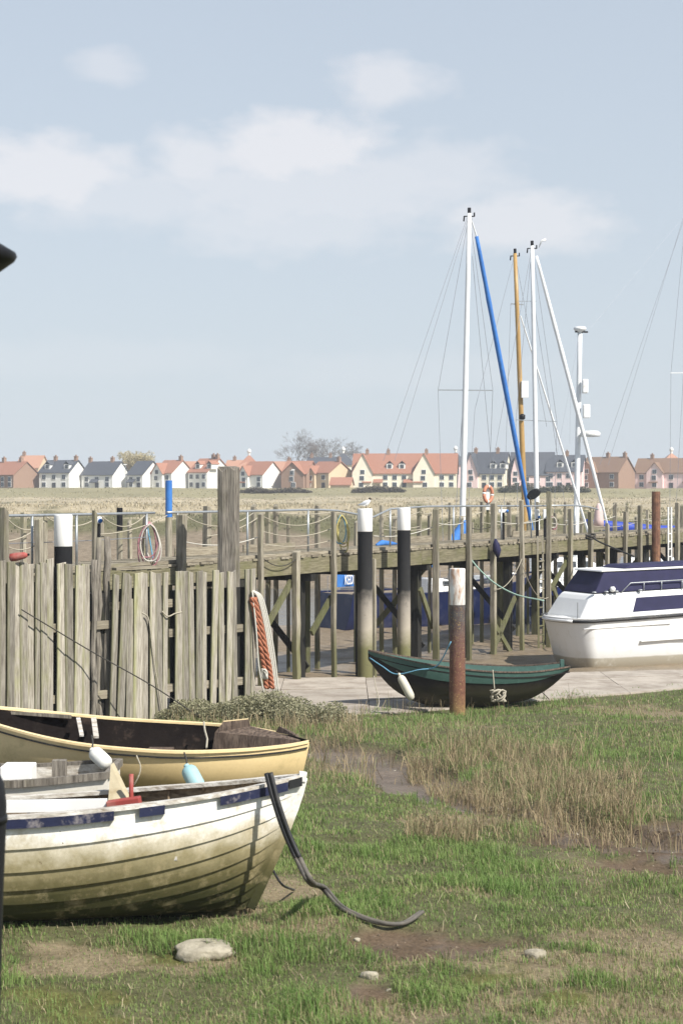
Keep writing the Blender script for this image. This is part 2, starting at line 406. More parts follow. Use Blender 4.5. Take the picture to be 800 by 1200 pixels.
def blob(E, x, y, sd, amp=.55):
    n = (fbm(x * 2.3, y * 2.3, sd, 4) - .5) * 2 * amp + (fbm(x * 9, y * 9, sd + 3, 3) - .5) * .7
    m = np.zeros_like(x)
    for cx_, cy_, rx, ry in E:
        d = np.sqrt(((x - cx_) / rx) ** 2 + ((y - cy_) / ry) ** 2)
        m = np.maximum(m, sstep(1.15, .75, d + n))
    return m
def runnel(x, y):
    d = np.full_like(x, 9.)
    for i in range(len(RUN) - 1):
        ax, ay = RUN[i]; bx, by = RUN[i + 1]; ux, uy = bx - ax, by - ay
        t = np.clip(((x - ax) * ux + (y - ay) * uy) / (ux * ux + uy * uy), 0, 1)
        w = RUNW[i] * (1 - t) + RUNW[i + 1] * t
        d = np.minimum(d, np.hypot(x - ax - ux * t, y - ay - uy * t) / w)
    return sstep(1.2, .7, d + (fbm(x * 1.7, y * 1.7, 5, 3) - .5) * .8 + (fbm(x * 7, y * 7, 15, 3) - .5) * .6)
def yb(x): return 35.6 + np.clip(np.asarray(x, float), 0, 30) * .62 + (fbm(np.asarray(x) * .8, np.asarray(x) * 0 + 3.3, 9, 3) - .5) * 1.6
def ye(x): return 42.1 + np.clip(np.asarray(x, float), 0, 30) * .24
def ground_z(x, y):
    x = np.asarray(x, float); y = np.asarray(y, float)
    z = base_z(y)
    near = sstep(38, 33, y)
    z = z + near * ((fbm(x * .45, y * .45, 1, 3) - .5) * .22 + (fbm(x * 2.1, y * 2.1, 2, 4) - .5) * .075)
    mud = blob(MUDS, x, y, 3); rn = runnel(x, y)
    z = z - near * (mud * .05 + rn * .16) + near * mud * (fbm(x * 9, y * 9, 31, 3) - .5) * .05
    tide = sstep(43, 48, y) * sstep(72, 66, y)
    z = z + tide * ((fbm(x * .35, y * .35, 6, 4) - .5) * .28 + (fbm(x * 1.8, y * 1.8, 7, 3) - .5) * .08)
    far = sstep(96, 108, y) * sstep(345, 320, y)
    z = z + far * ((fbm(x * .09, y * .09, 8, 4) - .5) * 1.2 + (fbm(x * .4, y * .4, 10, 3) - .5) * .35)
    z = z + sstep(320, 335, y) * sstep(900, 500, y) * (fbm(x * .05, y * .05, 12, 3) - .5) * .5
    return z
def gz(x, y): return float(ground_z(np.array([x]), np.array([y]))[0])
def og(px, row):
    """point where the sight line of a pixel meets the ground on the near side"""
    D = np.linspace(8, 43, 4000); x = (px - 400) / FPX * D
    z = CAMZ - (row - HOR) / FPX * D; k = np.argmax(z <= ground_z(x, D))
    return Vector((x[k], D[k], z[k]))

MAT['ground'] = TINT('ground_soil', .92, 26, .75, bmp=.6, wet=True)
def make_ground():
    ys = np.concatenate([np.linspace(-60, 8.5, 12), np.arange(8.8, 20, .075), np.arange(20, 37, .11), np.arange(37, 48, .22), np.arange(48, 74, .4),
                         np.arange(74, 96, 2.), np.arange(96, 122, .6), np.arange(122, 320, 4.), np.arange(320, 364, 1.5), np.geomspace(366, 11000, 34)])
    nu = 261; u = np.linspace(-1, 1, nu)
    Y = np.repeat(ys, nu).reshape(-1, nu); half = np.where(Y < 0, 30, 7 + np.abs(Y) * .42)
    X = u[None, :] * half
    Z = ground_z(X, Y)
    me = bpy.data.meshes.new('ground'); n = len(ys)
    co = np.stack([X, Y, Z], -1).reshape(-1, 3).astype(np.float32)
    i = np.arange(n * nu).reshape(n, nu)
    q = np.stack([i[:-1, :-1], i[:-1, 1:], i[1:, 1:], i[1:, :-1]], -1).reshape(-1, 4)
    me.vertices.add(len(co)); me.vertices.foreach_set('co', co.ravel())
    me.loops.add(q.size); me.loops.foreach_set('vertex_index', q.ravel().astype(np.int32))
    me.polygons.add(len(q)); me.polygons.foreach_set('loop_start', np.arange(0, q.size, 4, dtype=np.int32)); me.polygons.foreach_set('loop_total', np.full(len(q), 4, np.int32))
    me.polygons.foreach_set('use_smooth', np.ones(len(q), bool))
    me.update()
    # what covers each spot: turf soil, mud, moss, straw, marsh ...
    x = X.ravel(); y = Y.ravel(); z = Z.ravel()
    def C(*c): return np.array(c)[None, :]
    col = C(.12, .12, .058) * (1 + 0 * x)[:, None]
    dry = np.clip(blob(DRY, x, y, 21, .8) + sstep(.60, .78, fbm(x * .9, y * .9, 22, 4)) * .5, 0, 1)[:, None]
    col = col * (1 - dry) + C(.25, .205, .13) * dry
    ms = (blob(MOSS, x, y, 23, .6) * sstep(.3, .55, fbm(x * 4, y * 4, 24, 3)))[:, None]; col = col * (1 - ms) + C(.14, .14, .045) * ms
    mud = np.clip(blob(MUDS, x, y, 3) + 0, 0, 1); rn = runnel(x, y); mm = np.maximum(mud, rn)[:, None]
    mcol = C(.14, .10, .065) * (.8 + .45 * fbm(x * 3, y * 3, 25, 4))[:, None]
    rcol = C(.18, .14, .105) * (.85 + .3 * fbm(x * 2, y * 2, 26, 3))[:, None]
    col = col * (1 - mm) + (mcol * (1 - rn[:, None]) + rcol * rn[:, None]) * mm
    tide = (sstep(-.3, .6, y - yb(x)) * sstep(98, 94, y))[:, None]
    tn = fbm(x * .22, y * .35, 27, 5)
    tcol = C(.25, .20, .14) * (.78 + .5 * tn)[:, None]
    col = col * (1 - tide) + tcol * tide
    far = sstep(94, 97, y)[:, None]
    zn = z + (fbm(x * .25, y * .25, 28, 3) - .5) * 1.6
    fcol = C(.25, .205, .15) + 0 * col
    k = sstep(.5, 1.1, zn)[:, None]; fcol = fcol * (1 - k) + C(.15, .145, .08) * k
    k = sstep(1.75, 2.2, zn)[:, None]; tan = C(.45, .39, .275) * (.85 + .45 * fbm(x * .05, y * .09, 29, 4))[:, None]
    fcol = fcol * (1 - k) + tan * k
    k = (sstep(322, 334, y + (fbm(x * .06, y * .06, 30, 3) - .5) * 16))[:, None]; fcol = fcol * (1 - k) + C(.31, .28, .165) * (.8 + .4 * fbm(x * .1, y * .2, 33, 3))[:, None] * k
    col = col * (1 - far) + fcol * far
    a = me.color_attributes.new('Col', 'FLOAT_COLOR', 'POINT')
    a.data.foreach_set('color', np.concatenate([col, np.ones((len(col), 1))], 1).astype(np.float32).ravel())
    wet = np.clip(np.maximum(rn * .75, mud * .75 * sstep(.42, .56, fbm(x * 3, y * 3, 34, 3))), 0, 1) + (sstep(43, 46, y) * sstep(98, 94, y)) * (.25 + .55 * sstep(.42, .6, tn))
    w = me.attributes.new('wet', 'FLOAT', 'POINT'); w.data.foreach_set('value', np.clip(wet, 0, 1).astype(np.float32))
    me.materials.append(MAT['ground'])
    o = bpy.data.objects.new('ground', me); COL.objects.link(o)
    tag(o, 'turf, mud and salt marsh running back to the far sea wall', kind='structure')
make_ground()

# creek water
m, nt, b = new_mat('creek_water'); MAT['water'] = m
b.inputs['Base Color'].default_value = (.10, .105, .10, 1); b.inputs['Roughness'].default_value = .12; b.inputs['IOR'].default_value = 1.33
b.inputs['Specular IOR Level'].default_value = .8
bump(nt, b, noise(nt, mapped(nt, (.5, 1.6, 1), False), 1.4, 5, .6), .35, .12)
o = MB().grid([[(-140, 66, -1.95), (140, 66, -1.95)], [(-140, 99, -1.95), (140, 99, -1.95)]]).build('creek_water', m)
tag(o, 'pale low-tide water in the creek behind the jetty', kind='structure')

# concrete hard: slabs laid side by side
hard = bpy.data.objects.new('concrete_pavement', None); COL.objects.link(hard); WM[hard.name] = Matrix.Identity(4)
tag(hard, 'pale concrete slipway slabs along the foot of the jetty', kind='structure')
for i in range(14):
    x0 = -13.4 + i * 2.0; x1 = x0 + 1.985
    for j in range(3):
        def yy(x, j): a, b_ = float(yb(x)) - .7, float(ye(x)); return a + (b_ - a) * j / 3
        h = random.uniform(-.012, .012)
        g_ = .02
        lo = [(x0, yy(x0, j) + g_, -1.6), (x1, yy(x1, j) + g_, -1.6), (x1, yy(x1, j + 1) - g_, -1.6), (x0, yy(x0, j + 1) - g_, -1.6)]
        mb = MB().prism(lo, (0, 0, .44 + h))
        mb.build('slab', MAT['concrete'], hard)

# ------------------------------------------------------------------ blades: grass, reeds
def blades(name, label, cat, pos, h, w, lean, lean_dir, col, mat, kinks=None):
    n = len(pos)
    face = rng.uniform(0, 2 * np.pi, n)
    wx = np.cos(face) * w / 2; wy = np.sin(face) * w / 2
    lx = np.cos(lean_dir) * lean * h; ly = np.sin(lean_dir) * lean * h
    V = np.zeros((n, 5, 3), np.float32)
    V[:, 0] = pos + np.stack([-wx, -wy, 0 * wx - .01], -1); V[:, 1] = pos + np.stack([wx, wy, 0 * wx - .01], -1)
    mid = pos + np.stack([lx * .3, ly * .3, h * .6], -1)
    V[:, 2] = mid + np.stack([wx * .8, wy * .8, 0 * wx], -1); V[:, 3] = mid + np.stack([-wx * .8, -wy * .8, 0 * wx], -1)
    zt = h * (1.0 - .35 * np.minimum(lean, 1.5)) if kinks is None else h * kinks
    V[:, 4] = pos + np.stack([lx, ly, zt], -1)
    b = (np.arange(n) * 5)[:, None]
    loops = np.concatenate([b + np.array([0, 1, 2, 3]), b + np.array([3, 2, 4])], 1).astype(np.int32)
    me = bpy.data.meshes.new(name)
    me.vertices.add(n * 5); me.vertices.foreach_set('co', V.reshape(-1))
    me.loops.add(n * 7); me.loops.foreach_set('vertex_index', loops.ravel())
    me.polygons.add(n * 2)
    ls = (np.arange(n) * 7)[:, None] + np.array([0, 4]); me.polygons.foreach_set('loop_start', ls.ravel().astype(np.int32))
    me.polygons.foreach_set('loop_total', np.tile([4, 3], n).astype(np.int32)); me.update()
    a = me.color_attributes.new('Col', 'FLOAT_COLOR', 'POINT')
    c = np.concatenate([col, np.ones((n, 1))], 1).astype(np.float32)
    a.data.foreach_set('color', np.repeat(c, 5, 0).ravel())
    me.materials.append(mat)
    o = bpy.data.objects.new(name, me); COL.objects.link(o)
    return tag(o, label, cat, kind='stuff')
MAT['blade'] = TINT('grass_blade', .62, 0, 0, trans=.3, spec=.25)
def mixcols(t, a, b): return np.array(a)[None] * (1 - t[:, None]) + np.array(b)[None] * t[:, None]
def make_grass():
    N = 360000
    u = rng.random(N); D = 9.3 * (44.5 / 9.3) ** (u ** 1.08)
    x = rng.uniform(-1, 1, N) * (.235 * D + .9); y = D
    bare = np.maximum(blob(MUDS, x, y, 3), runnel(x, y))
    ms = blob(MOSS, x, y, 23, .6)
    dryz = np.clip(blob(DRY, x, y, 21, .8) + sstep(.60, .78, fbm(x * .9, y * .9, 22, 4)) * .5, 0, 1)
    cl = fbm(x * 1.5, y * 1.5, 41, 4)
    den = (1 - sstep(.25, .75, bare)) * (1 - .75 * ms) * (1 - .35 * dryz) * (.5 + .75 * sstep(.3, .6, cl))
    den *= 1 - sstep(-.7, .25, y - yb(x))
    k = rng.random(N) < den
    x, y, cl, dryz, D = x[k], y[k], cl[k], dryz[k], D[k]; n = len(x)
    z = ground_z(x, y)
    lush = sstep(.38, .62, fbm(x * .8, y * .8, 43, 4))
    h = (.026 + .060 * sstep(.3, .7, cl) * (.5 + lush)) * rng.uniform(.55, 1.35, n) * (1 - .4 * dryz) + .012 * (D > 24)
    w = (.0024 + .00024 * D) * rng.uniform(.7, 1.3, n)
    g = fbm(x * 3.1, y * 3.1, 44, 3)
    t = np.clip(g + rng.normal(0, .18, n), 0, 1)
    col = mixcols(t, (.13, .19, .055), (.255, .33, .105))
    lu = np.clip(lush * .8 + rng.normal(0, .1, n), 0, 1); col = col * (1 - .4 * lu[:, None]) + np.array((.15, .25, .068))[None] * .4 * lu[:, None]
    straw = (rng.random(n) < (.06 + .45 * dryz + .07 * (1 - lush)))
    col[straw] = mixcols(rng.random(straw.sum()), (.42, .35, .21), (.27, .21, .12))
    lean = np.abs(rng.normal(.55, .5, n)); ld = rng.normal(2.6, 1.6, n)
    # fallen stalks and dead litter lying in the turf
    L = rng.random(n) < .022; h[L] = rng.uniform(.04, .10, L.sum()); lean[L] = rng.uniform(1.2, 2.4, L.sum()); w[L] *= 1.1
    col[L] = mixcols(rng.random(L.sum()), (.48, .41, .27), (.22, .17, .10))
    big = (fbm(x * 5.5, y * 5.5, 71, 2) > .66); h[big] *= 1.45; col[big] = col[big] * np.array((.82, .92, .8))[None]
    blades('grass', 'short salt-marsh turf covering the bank', 'grass', np.stack([x, y, z], -1), h, w, lean, ld, col, MAT['blade'])
make_grass()
def px_region(n, poly_lo, poly_hi):
    """random foot points between two picture lines given as px->row interpolations"""
    xs = rng.uniform(poly_lo[0][0], poly_lo[-1][0], n)
    lo = np.interp(xs, *zip(*poly_lo)); hi = np.interp(xs, *zip(*poly_hi))
    rows = hi + (lo - hi) * rng.random(n)
    D = row_depth(rows); return (xs - 400) / FPX * D, D
def make_reeds():
    X = []; Y = []; Hh = []
    x, y = px_region(8200, [(478, 902), (520, 930), (560, 944), (640, 962), (700, 966), (750, 972)], [(478, 872), (560, 872), (660, 880), (750, 915)])
    k = fbm(x * 1.4, y * 1.4, 51, 3) > .41; X.append(x[k]); Y.append(y[k]); Hh.append(.08 + .58 * fbm(x[k] * 1.1, y[k] * 1.1, 52, 3))
    x, y = px_region(600, [(475, 990), (560, 1000)], [(475, 972), (560, 975)]); X.append(x); Y.append(y); Hh.append(np.full(len(x), .24))
    x, y = px_region(650, [(560, 988), (700, 1000), (800, 985)], [(560, 966), (700, 962), (800, 940)]); X.append(x); Y.append(y); Hh.append(np.full(len(x), .26))
    x, y = px_region(900, [(400, 900), (800, 930)], [(400, 846), (800, 820)]); X.append(x); Y.append(y); Hh.append(np.full(len(x), .34))
    x, y = px_region(420, [(340, 925), (440, 930)], [(340, 880), (440, 885)]); X.append(x); Y.append(y); Hh.append(np.full(len(x), .30))
    x, y = px_region(160, [(420, 838), (690, 826)], [(420, 832), (690, 818)]); X.append(x); Y.append(y); Hh.append(np.full(len(x), .40))
    x, y = px_region(1500, [(195, 872), (300, 880), (425, 872)], [(195, 842), (300, 846), (425, 850)]); X.append(x); Y.append(y); Hh.append(.22 + .3 * fbm(x * 1.2, y * 1.2, 53, 3))
    x, y = px_region(1200, [(0, 1066), (300, 1074)], [(0, 1058), (300, 1062)]); X.append(x); Y.append(y); Hh.append(np.full(len(x), .12))
    x = np.concatenate(X); y = np.concatenate(Y); h = np.concatenate(Hh); n = len(x)
    z = ground_z(x, y); h = h * rng.uniform(.35, 1.25, n)
    w = (.0035 + .00022 * y) * rng.uniform(.6, 1.4, n)
    t = rng.random(n); col = mixcols(t, (.42, .34, .20), (.24, .18, .11))
    g = rng.random(n) < .2; col[g] = mixcols(rng.random(g.sum()), (.17, .19, .08), (.25, .235, .12))
    lean = np.abs(rng.normal(.5, .65, n)); ld = rng.uniform(0, 2 * np.pi, n)
    blades('dead_reeds', 'brown dead reed stems standing beside the muddy runnel', 'reeds', np.stack([x, y, z], -1), h, w, lean, ld, col, MAT['blade'])
make_reeds()
def make_clods():
    N = 9000; D = rng.uniform(10, 30, N); x = rng.uniform(-1, 1, N) * (.22 * D + .5)
    k = np.maximum(blob(MUDS, x, D, 3), runnel(x, D) * (rng.random(N) < .25)) > .35; x, D = x[k], D[k]; n = len(x); z = ground_z(x, D)
    s_ = rng.uniform(.006, .022, n) * (rng.random(n) ** 2 + .5)
    O = np.array([(1, 0, 0), (0, 1, 0), (-1, 0, 0), (0, -1, 0), (0, 0, .7), (0, 0, -.7)], float)
    V = (np.stack([x, D, z], -1)[:, None, :] + O[None] * s_[:, None, None] * rng.uniform(.6, 1.4, (n, 6, 1))).reshape(-1, 3)
    T = np.array([(0, 1, 4), (1, 2, 4), (2, 3, 4), (3, 0, 4), (1, 0, 5), (2, 1, 5), (3, 2, 5), (0, 3, 5)])
    F_ = ((np.arange(n) * 6)[:, None, None] + T[None]).reshape(-1, 3)
    me = bpy.data.meshes.new('clods'); me.from_pydata(V.tolist(), [], F_.tolist()); me.update()
    c = mixcols(rng.random(n), (.10, .075, .05), (.24, .19, .14)); pale = rng.random(n) < .05; c[pale] = (.5, .46, .38)
    a = me.color_attributes.new('Col', 'FLOAT_COLOR', 'POINT'); a.data.foreach_set('color', np.repeat(np.concatenate([c, np.ones((n, 1))], 1), 6, 0).astype(np.float32).ravel())
    me.materials.append(MAT['ground']); o = bpy.data.objects.new('mud_clods', me); COL.objects.link(o); tag(o, 'crumbs of soil and shell on the bare mud', 'soil crumbs', kind='stuff')
make_clods()
def make_marsh():
    N = 36000
    D = rng.uniform(97, 150, N); D[:18000] = rng.uniform(150, 348, 18000)
    x = rng.uniform(-1, 1, N) * (.24 * D + 4); z = ground_z(x, D)
    k = (z > .9) & (fbm(x * .3, D * .3, 61, 3) > .36); x, D, z = x[k], D[k], z[k]; n = len(x)
    h = rng.uniform(.1, .3, n) * (.5 + 1.0 * fbm(x * .2, D * .2, 62, 3)); w = rng.uniform(.05, .12, n) * (D / 120)
    t = np.clip((z - 1.5) / .7 + rng.normal(0, .25, n), 0, 1)
    col = mixcols(t, (.20, .195, .115), (.46, .40, .28))
    gr = D > 334; col[gr] = mixcols(rng.random(gr.sum()), (.30, .28, .155), (.42, .37, .22))
    blades('marsh_grass', 'straw-coloured marsh grass on the far bank of the creek', 'marsh grass', np.stack([x, D, z], -1), h, w, rng.uniform(.1, .8, n), rng.uniform(0, 6.28, n), col, MAT['blade'])
make_marsh()
# ------------------------------------------------------------------ jetty
JU = Vector((.4767, .8791, 0)); JN = Vector((-.8791, .4767, 0)); J0 = Vector((-3.57, 37.6, 0)); DECK = 1.86; JW = 2.4
def J(s, off=0, z=0): return J0 + JU * s + JN * off + Vector((0, 0, z))
def js(px, off=0):
    r = (px - 400) / FPX; a = J0 + JN * off
    return (r * a.y - a.x) / (JU.x - r * JU.y)
def jz(px, row, off=0): return CAMZ - (row - HOR) / FPX * J(js(px, off), off).y
JROT = Matrix.Rotation(math.atan2(JU.y, JU.x), 4, 'Z')
def jm(s, off, z): return Matrix.Translation(J(s, off, z)) @ JROT
jetty = thing('jetty', 'weathered timber jetty on tall piles running back across the mud', 'jetty', J(8, 0, -1.5), math.atan2(JU.y, JU.x))
# deck planks
pl = MB().box((-.084, -.10, -.025), (.084, JW + .1, .025)); tmp = pl.build('plank', MAT['wood_x']); plank_me = tmp.data
bpy.data.objects.remove(tmp)
S0, S1 = -9.5, 46.0
k = 0; s_ = S0
while s_ < S1 and k < 298:
    place('plank', plank_me, jetty, jm(s_, random.uniform(-.03, .03), DECK - .03 + random.uniform(-.006, .006))); s_ += .187; k += 1
# fascia beams and stringers
bs = [S0, -3.2, 1.7, 6.9, 12.1, 17.5, 22.6, 28.2, 33.4, 39.0, S1]
for off, w, nm in ((0.0, .16, 'fascia_beam'), (JW, .16, 'fascia_beam'), (JW * .5, .2, 'stringer')):
    for a, b_ in zip(bs[:-1], bs[1:]):
        dz = random.uniform(-.012, .012)
        MB().box((0, -w / 2, -.46), (b_ - a - .012, w / 2, -.062), None).build('fascia_beam' if off != JW * .5 else 'stringer', MAT['beam'], jetty, xf=jm(a, off, DECK + dz), M4=jm(a, off, DECK + dz))
# kerb timber along the front edge
for a, b_ in zip(bs[:-1], bs[1:]):
    MB().box((0, -.055, .0), (b_ - a - .02, .055, .075)).build('edge_timber', MAT['wood_x'], jetty, xf=jm(a, .03, DECK), M4=jm(a, .03, DECK))
def post(px, top, width, off, mat='wood', bot=None, name='pile', lean=0, square=True, mat_low=None):
    s = js(px, off); p = J(s, off); D = p.y
    w = width * .73 * D / FPX
    zt = CAMZ - (top - HOR) / FPX * D
    zb = gz(p.x, p.y) - .4 if bot is None else bot
    M4 = Matrix.Translation((p.x, p.y, zb)) @ Matrix.Rotation(math.atan2(JU.y, JU.x) + random.uniform(-.2, .2), 4, 'Z') @ Matrix.Rotation(R(lean), 4, 'Y')
    mb = MB(); H = zt - zb
    if square:
        n = 6; rows = []
        for i in range(n + 1):
            z = H * i / n; q = w / 2 * random.uniform(.93, 1.05); ox, oy = random.uniform(-.012, .012), random.uniform(-.012, .012)
            rows.append([(ox - q, oy - q, z), (ox + q, oy - q, z), (ox + q, oy + q, z), (ox - q, oy + q, z)])
        t = random.uniform(-.05, .05); rows[-1] = [(v[0], v[1], v[2] + (t if j in (0, 3) else -t)) for j, v in enumerate(rows[-1])]
        mb.grid(rows, closed=True); mb.f.append((n * 4, n * 4 + 1, n * 4 + 2, n * 4 + 3))
    else:
        mb.tube([(random.uniform(-.01, .01), random.uniform(-.01, .01), H * i / 6) for i in range(7)], [w / 2 * random.uniform(.95, 1.05) for _ in range(7)], 12)
    o = mb.build(name, MAT[mat], jetty, xf=M4, M4=M4, smooth=not square)
    if square: bevel(o, .012, 1)
    return o
# front fender posts, as they stand left to right
for px, top, w, lean in ((5, 597, 12, 0), (46, 607, 11, 0), (110, 600, 7, .5), (213, 603, 13, 0), (306, 602, 8, 0), (347, 646, 10.5, 0), (391, 600, 7.5, 0),
                         (438, 655, 7, 0), (510, 596, 9.5, .6), (549, 594, 7.5, 0), (578, 588, 8.5, 0), (611, 586, 6.5, 0), (642, 577, 7.5, .5), (668, 596, 6.5, 0), (692, 601, 7, -.4),
                         (711, 614, 6, 0), (732, 600, 5.5, 0), (749, 592, 6.5, 0), (793, 590, 6.5, 0), (812, 596, 6, 0), (840, 596, 6, 0)):
    post(px, top, w, -.17, 'wood', lean=lean)
# rear posts that carry the ropes
for px, top, w in ((28, 602, 8), (52, 604, 9), (118, 605, 9), (170, 602, 7), (243, 594, 11), (297, 592, 7), (314, 596, 7), (323, 592, 7), (372, 593, 7), (447, 592, 6),
                   (491, 591, 6.5), (527, 589, 4.5), (564, 589, 5), (596, 589, 6), (629, 589, 5), (662, 588, 5), (720, 589, 6), (734, 590, 4.5), (770, 592, 8), (84, 612, 5), (152, 610, 6), (278, 604, 5), (338, 606, 5), (417, 611, 5), (462, 606, 6), (478, 610, 5), (503, 603, 5), (541, 606, 5), (553, 612, 4), (606, 604, 5), (618, 611, 4), (650, 602, 5), (681, 607, 5), (703, 603, 4), (745, 605, 5), (758, 598, 4), (784, 604, 5), (798, 592, 6), (830, 592, 6)):
    post(px, top, w, JW + .15, 'wood')
# bents under the deck: dark piles and cross braces
for i, s in enumerate(np.arange(-7.5, 45, 3.35)):
    for off in (.35, JW - .3):
        p = J(s, off); zb = gz(p.x, p.y) - .3
        if 393 < 400 + p.x / p.y * FPX < 423: continue
        M4 = Matrix.Translation((p.x, p.y, zb)) @ JROT
        q = .115
        MB().box((-q, -q, 0), (q, q, DECK - .47 - zb)).build('bent_pile', MAT['tarred' if off < 1 else 'greenpile'], jetty, xf=M4, M4=M4)
    a = J(s + .16, .2, -1.0); b_ = J(s + .16, JW - .1, 1.25); c_ = J(s + .16, .2, 1.25); d_ = J(s + .16, JW - .1, -1.0)
    if i % 2 == 0: MB().bar(a, b_, .06, .16).build('brace', MAT['tarred'], jetty)
    if i % 3 == 0: MB().bar(c_ + JU * .07, d_ + JU * .07, .06, .16).build('brace', MAT['greenpile'], jetty)
    MB().bar(J(s, -.05, DECK - .56), J(s, JW + .05, DECK - .56), .2, .2).build('cross_beam', MAT['tarred'], jetty)
for (a, b_) in (((310, 738), (341, 682)), ((365, 742), (388, 700)), ((575, 725), (600, 768)), ((574, 770), (603, 700)), ((645, 690), (668, 650)), ((668, 742), (648, 690)), ((492, 690), (507, 735))):
    sa, sb = js(a[0], -.02), js(b_[0], -.02)
    A = J(sa, -.02); B_ = J(sb, -.02)
    MB().bar((A.x, A.y, jz(a[0], a[1], -.02)), (B_.x, B_.y, min(jz(b_[0], b_[1], -.02), DECK - .1)), .07, .17).build('brace', MAT['greenpile'], jetty)
# galvanised handrail along the front edge
RAIL = [(-40, 606), (0, 604.5), (40, 604), (90, 603), (140, 602), (181, 601)]
RAIL2 = [(196, 600.5), (208, 600.5), (290, 599), (361, 597.5), (377, 597.5), (396, 598.5), (425, 604), (437, 606), (457, 596.5), (500, 593.5), (531, 593.3), (583, 593), (625, 593), (640, 592.8)]
RAIL3 = [(645, 592.5), (673, 592.3), (689, 594), (700, 597)]
for rl in (RAIL, RAIL2, RAIL3):
    pts = [Vector((*J(js(px, .08), .08).xy, jz(px, row, .08))) for px, row in rl]
    MB().tube(pts, .028, 8).build('handrail', MAT['galv'], jetty, smooth=True)
for px, row in ((38, 604), (90, 603), (172, 601.5), (208, 600.5), (290, 599), (361, 597.5), (425, 604), (457, 596.5), (531, 593.3), (587, 593), (622, 593), (673, 592.3)):
    p = J(js(px, .08), .08)
    MB().tube([(p.x, p.y, DECK - .02), (p.x, p.y, jz(px, row, .08))], .026, 8).tube([(p.x, p.y, DECK), (p.x, p.y, DECK + .02)], .07, 8).build('stanchion', MAT['galv'], jetty, smooth=True)
a = Vector((*J(js(0, .08), .08).xy, jz(0, 637, .08))); b_ = Vector((*J(js(178, .08), .08).xy, jz(178, 629, .08)))
MB().tube(sag(a, b_, .02), .008, 5).build('guard_wire', MAT['wire'], jetty)
# safety ropes slung between rear posts
for x0, r0, x1, r1, dr in ((5, 603, 52, 611, .25), (0, 634, 46, 617, .1), (55, 606, 118, 604, .22), (120, 605, 170, 604, .25), (118, 626, 196, 604, .1), (215, 603, 297, 601, .32), (243, 628, 306, 604, .12),
                           (323, 600, 404, 597, .1), (306, 604, 391, 602, .3), (447, 604, 491, 600, .1), (491, 600, 510, 598, .08), (527, 603, 564, 600, .1), (700, 604, 720, 590, .05), (722, 591, 768, 589, .12), (734, 610, 790, 600, .1), (449, 615, 491, 617, .08)):
    o0, o1 = JW + .02, JW + .02
    a = Vector((*J(js(x0, o0), o0).xy, jz(x0, r0, o0))); b_ = Vector((*J(js(x1, o1), o1).xy, jz(x1, r1, o1)))
    MB().tube(sag(a, b_, dr), .013, 6).build('safety_rope', MAT['tanrope'], jetty, smooth=True)
for x0, r0, x1, r1, dr, off_ in ((8, 640, 46, 636, .1, .0), (213, 634, 306, 628, .15, .0), (306, 622, 391, 618, .18, .0), (306, 637, 391, 632, .12, .0), (438, 628, 510, 616, .12, .0), (510, 612, 549, 610, .1, .0), (549, 618, 578, 616, .08, .0), (578, 610, 642, 606, .15, .0),
                                 (642, 612, 692, 610, .12, .0), (692, 616, 749, 611, .12, .0), (749, 608, 793, 606, .1, .0), (578, 690, 611, 655, .3, -.3), (611, 660, 642, 700, .4, -.3), (447, 620, 527, 612, .14, JW), (564, 612, 629, 608, .14, JW), (662, 610, 720, 605, .14, JW), (306, 652, 347, 655, .2, -.2)):
    a = Vector((*J(js(x0, off_), off_).xy, jz(x0, r0, off_))); b_ = Vector((*J(js(x1, off_), off_).xy, jz(x1, r1, off_)))
    MB().tube(sag(a, b_, dr), .012, 6).build('safety_rope', MAT[random.choice(('tanrope', 'tanrope', 'whiterope', 'darkrope'))], jetty, smooth=True)
# low boards along the back edge
for x0, x1, r in ((205, 262, 651), (285, 345, 648), (470, 505, 641), (540, 575, 636), (600, 650, 634)):
    o0 = JW - .1
    a = J(js(x0, o0), o0, DECK + .1); b_ = J(js(x1, o0), o0, DECK + .1)
    MB().bar(a, b_, .05, .2).build('back_board', MAT['wood_x'], jetty)

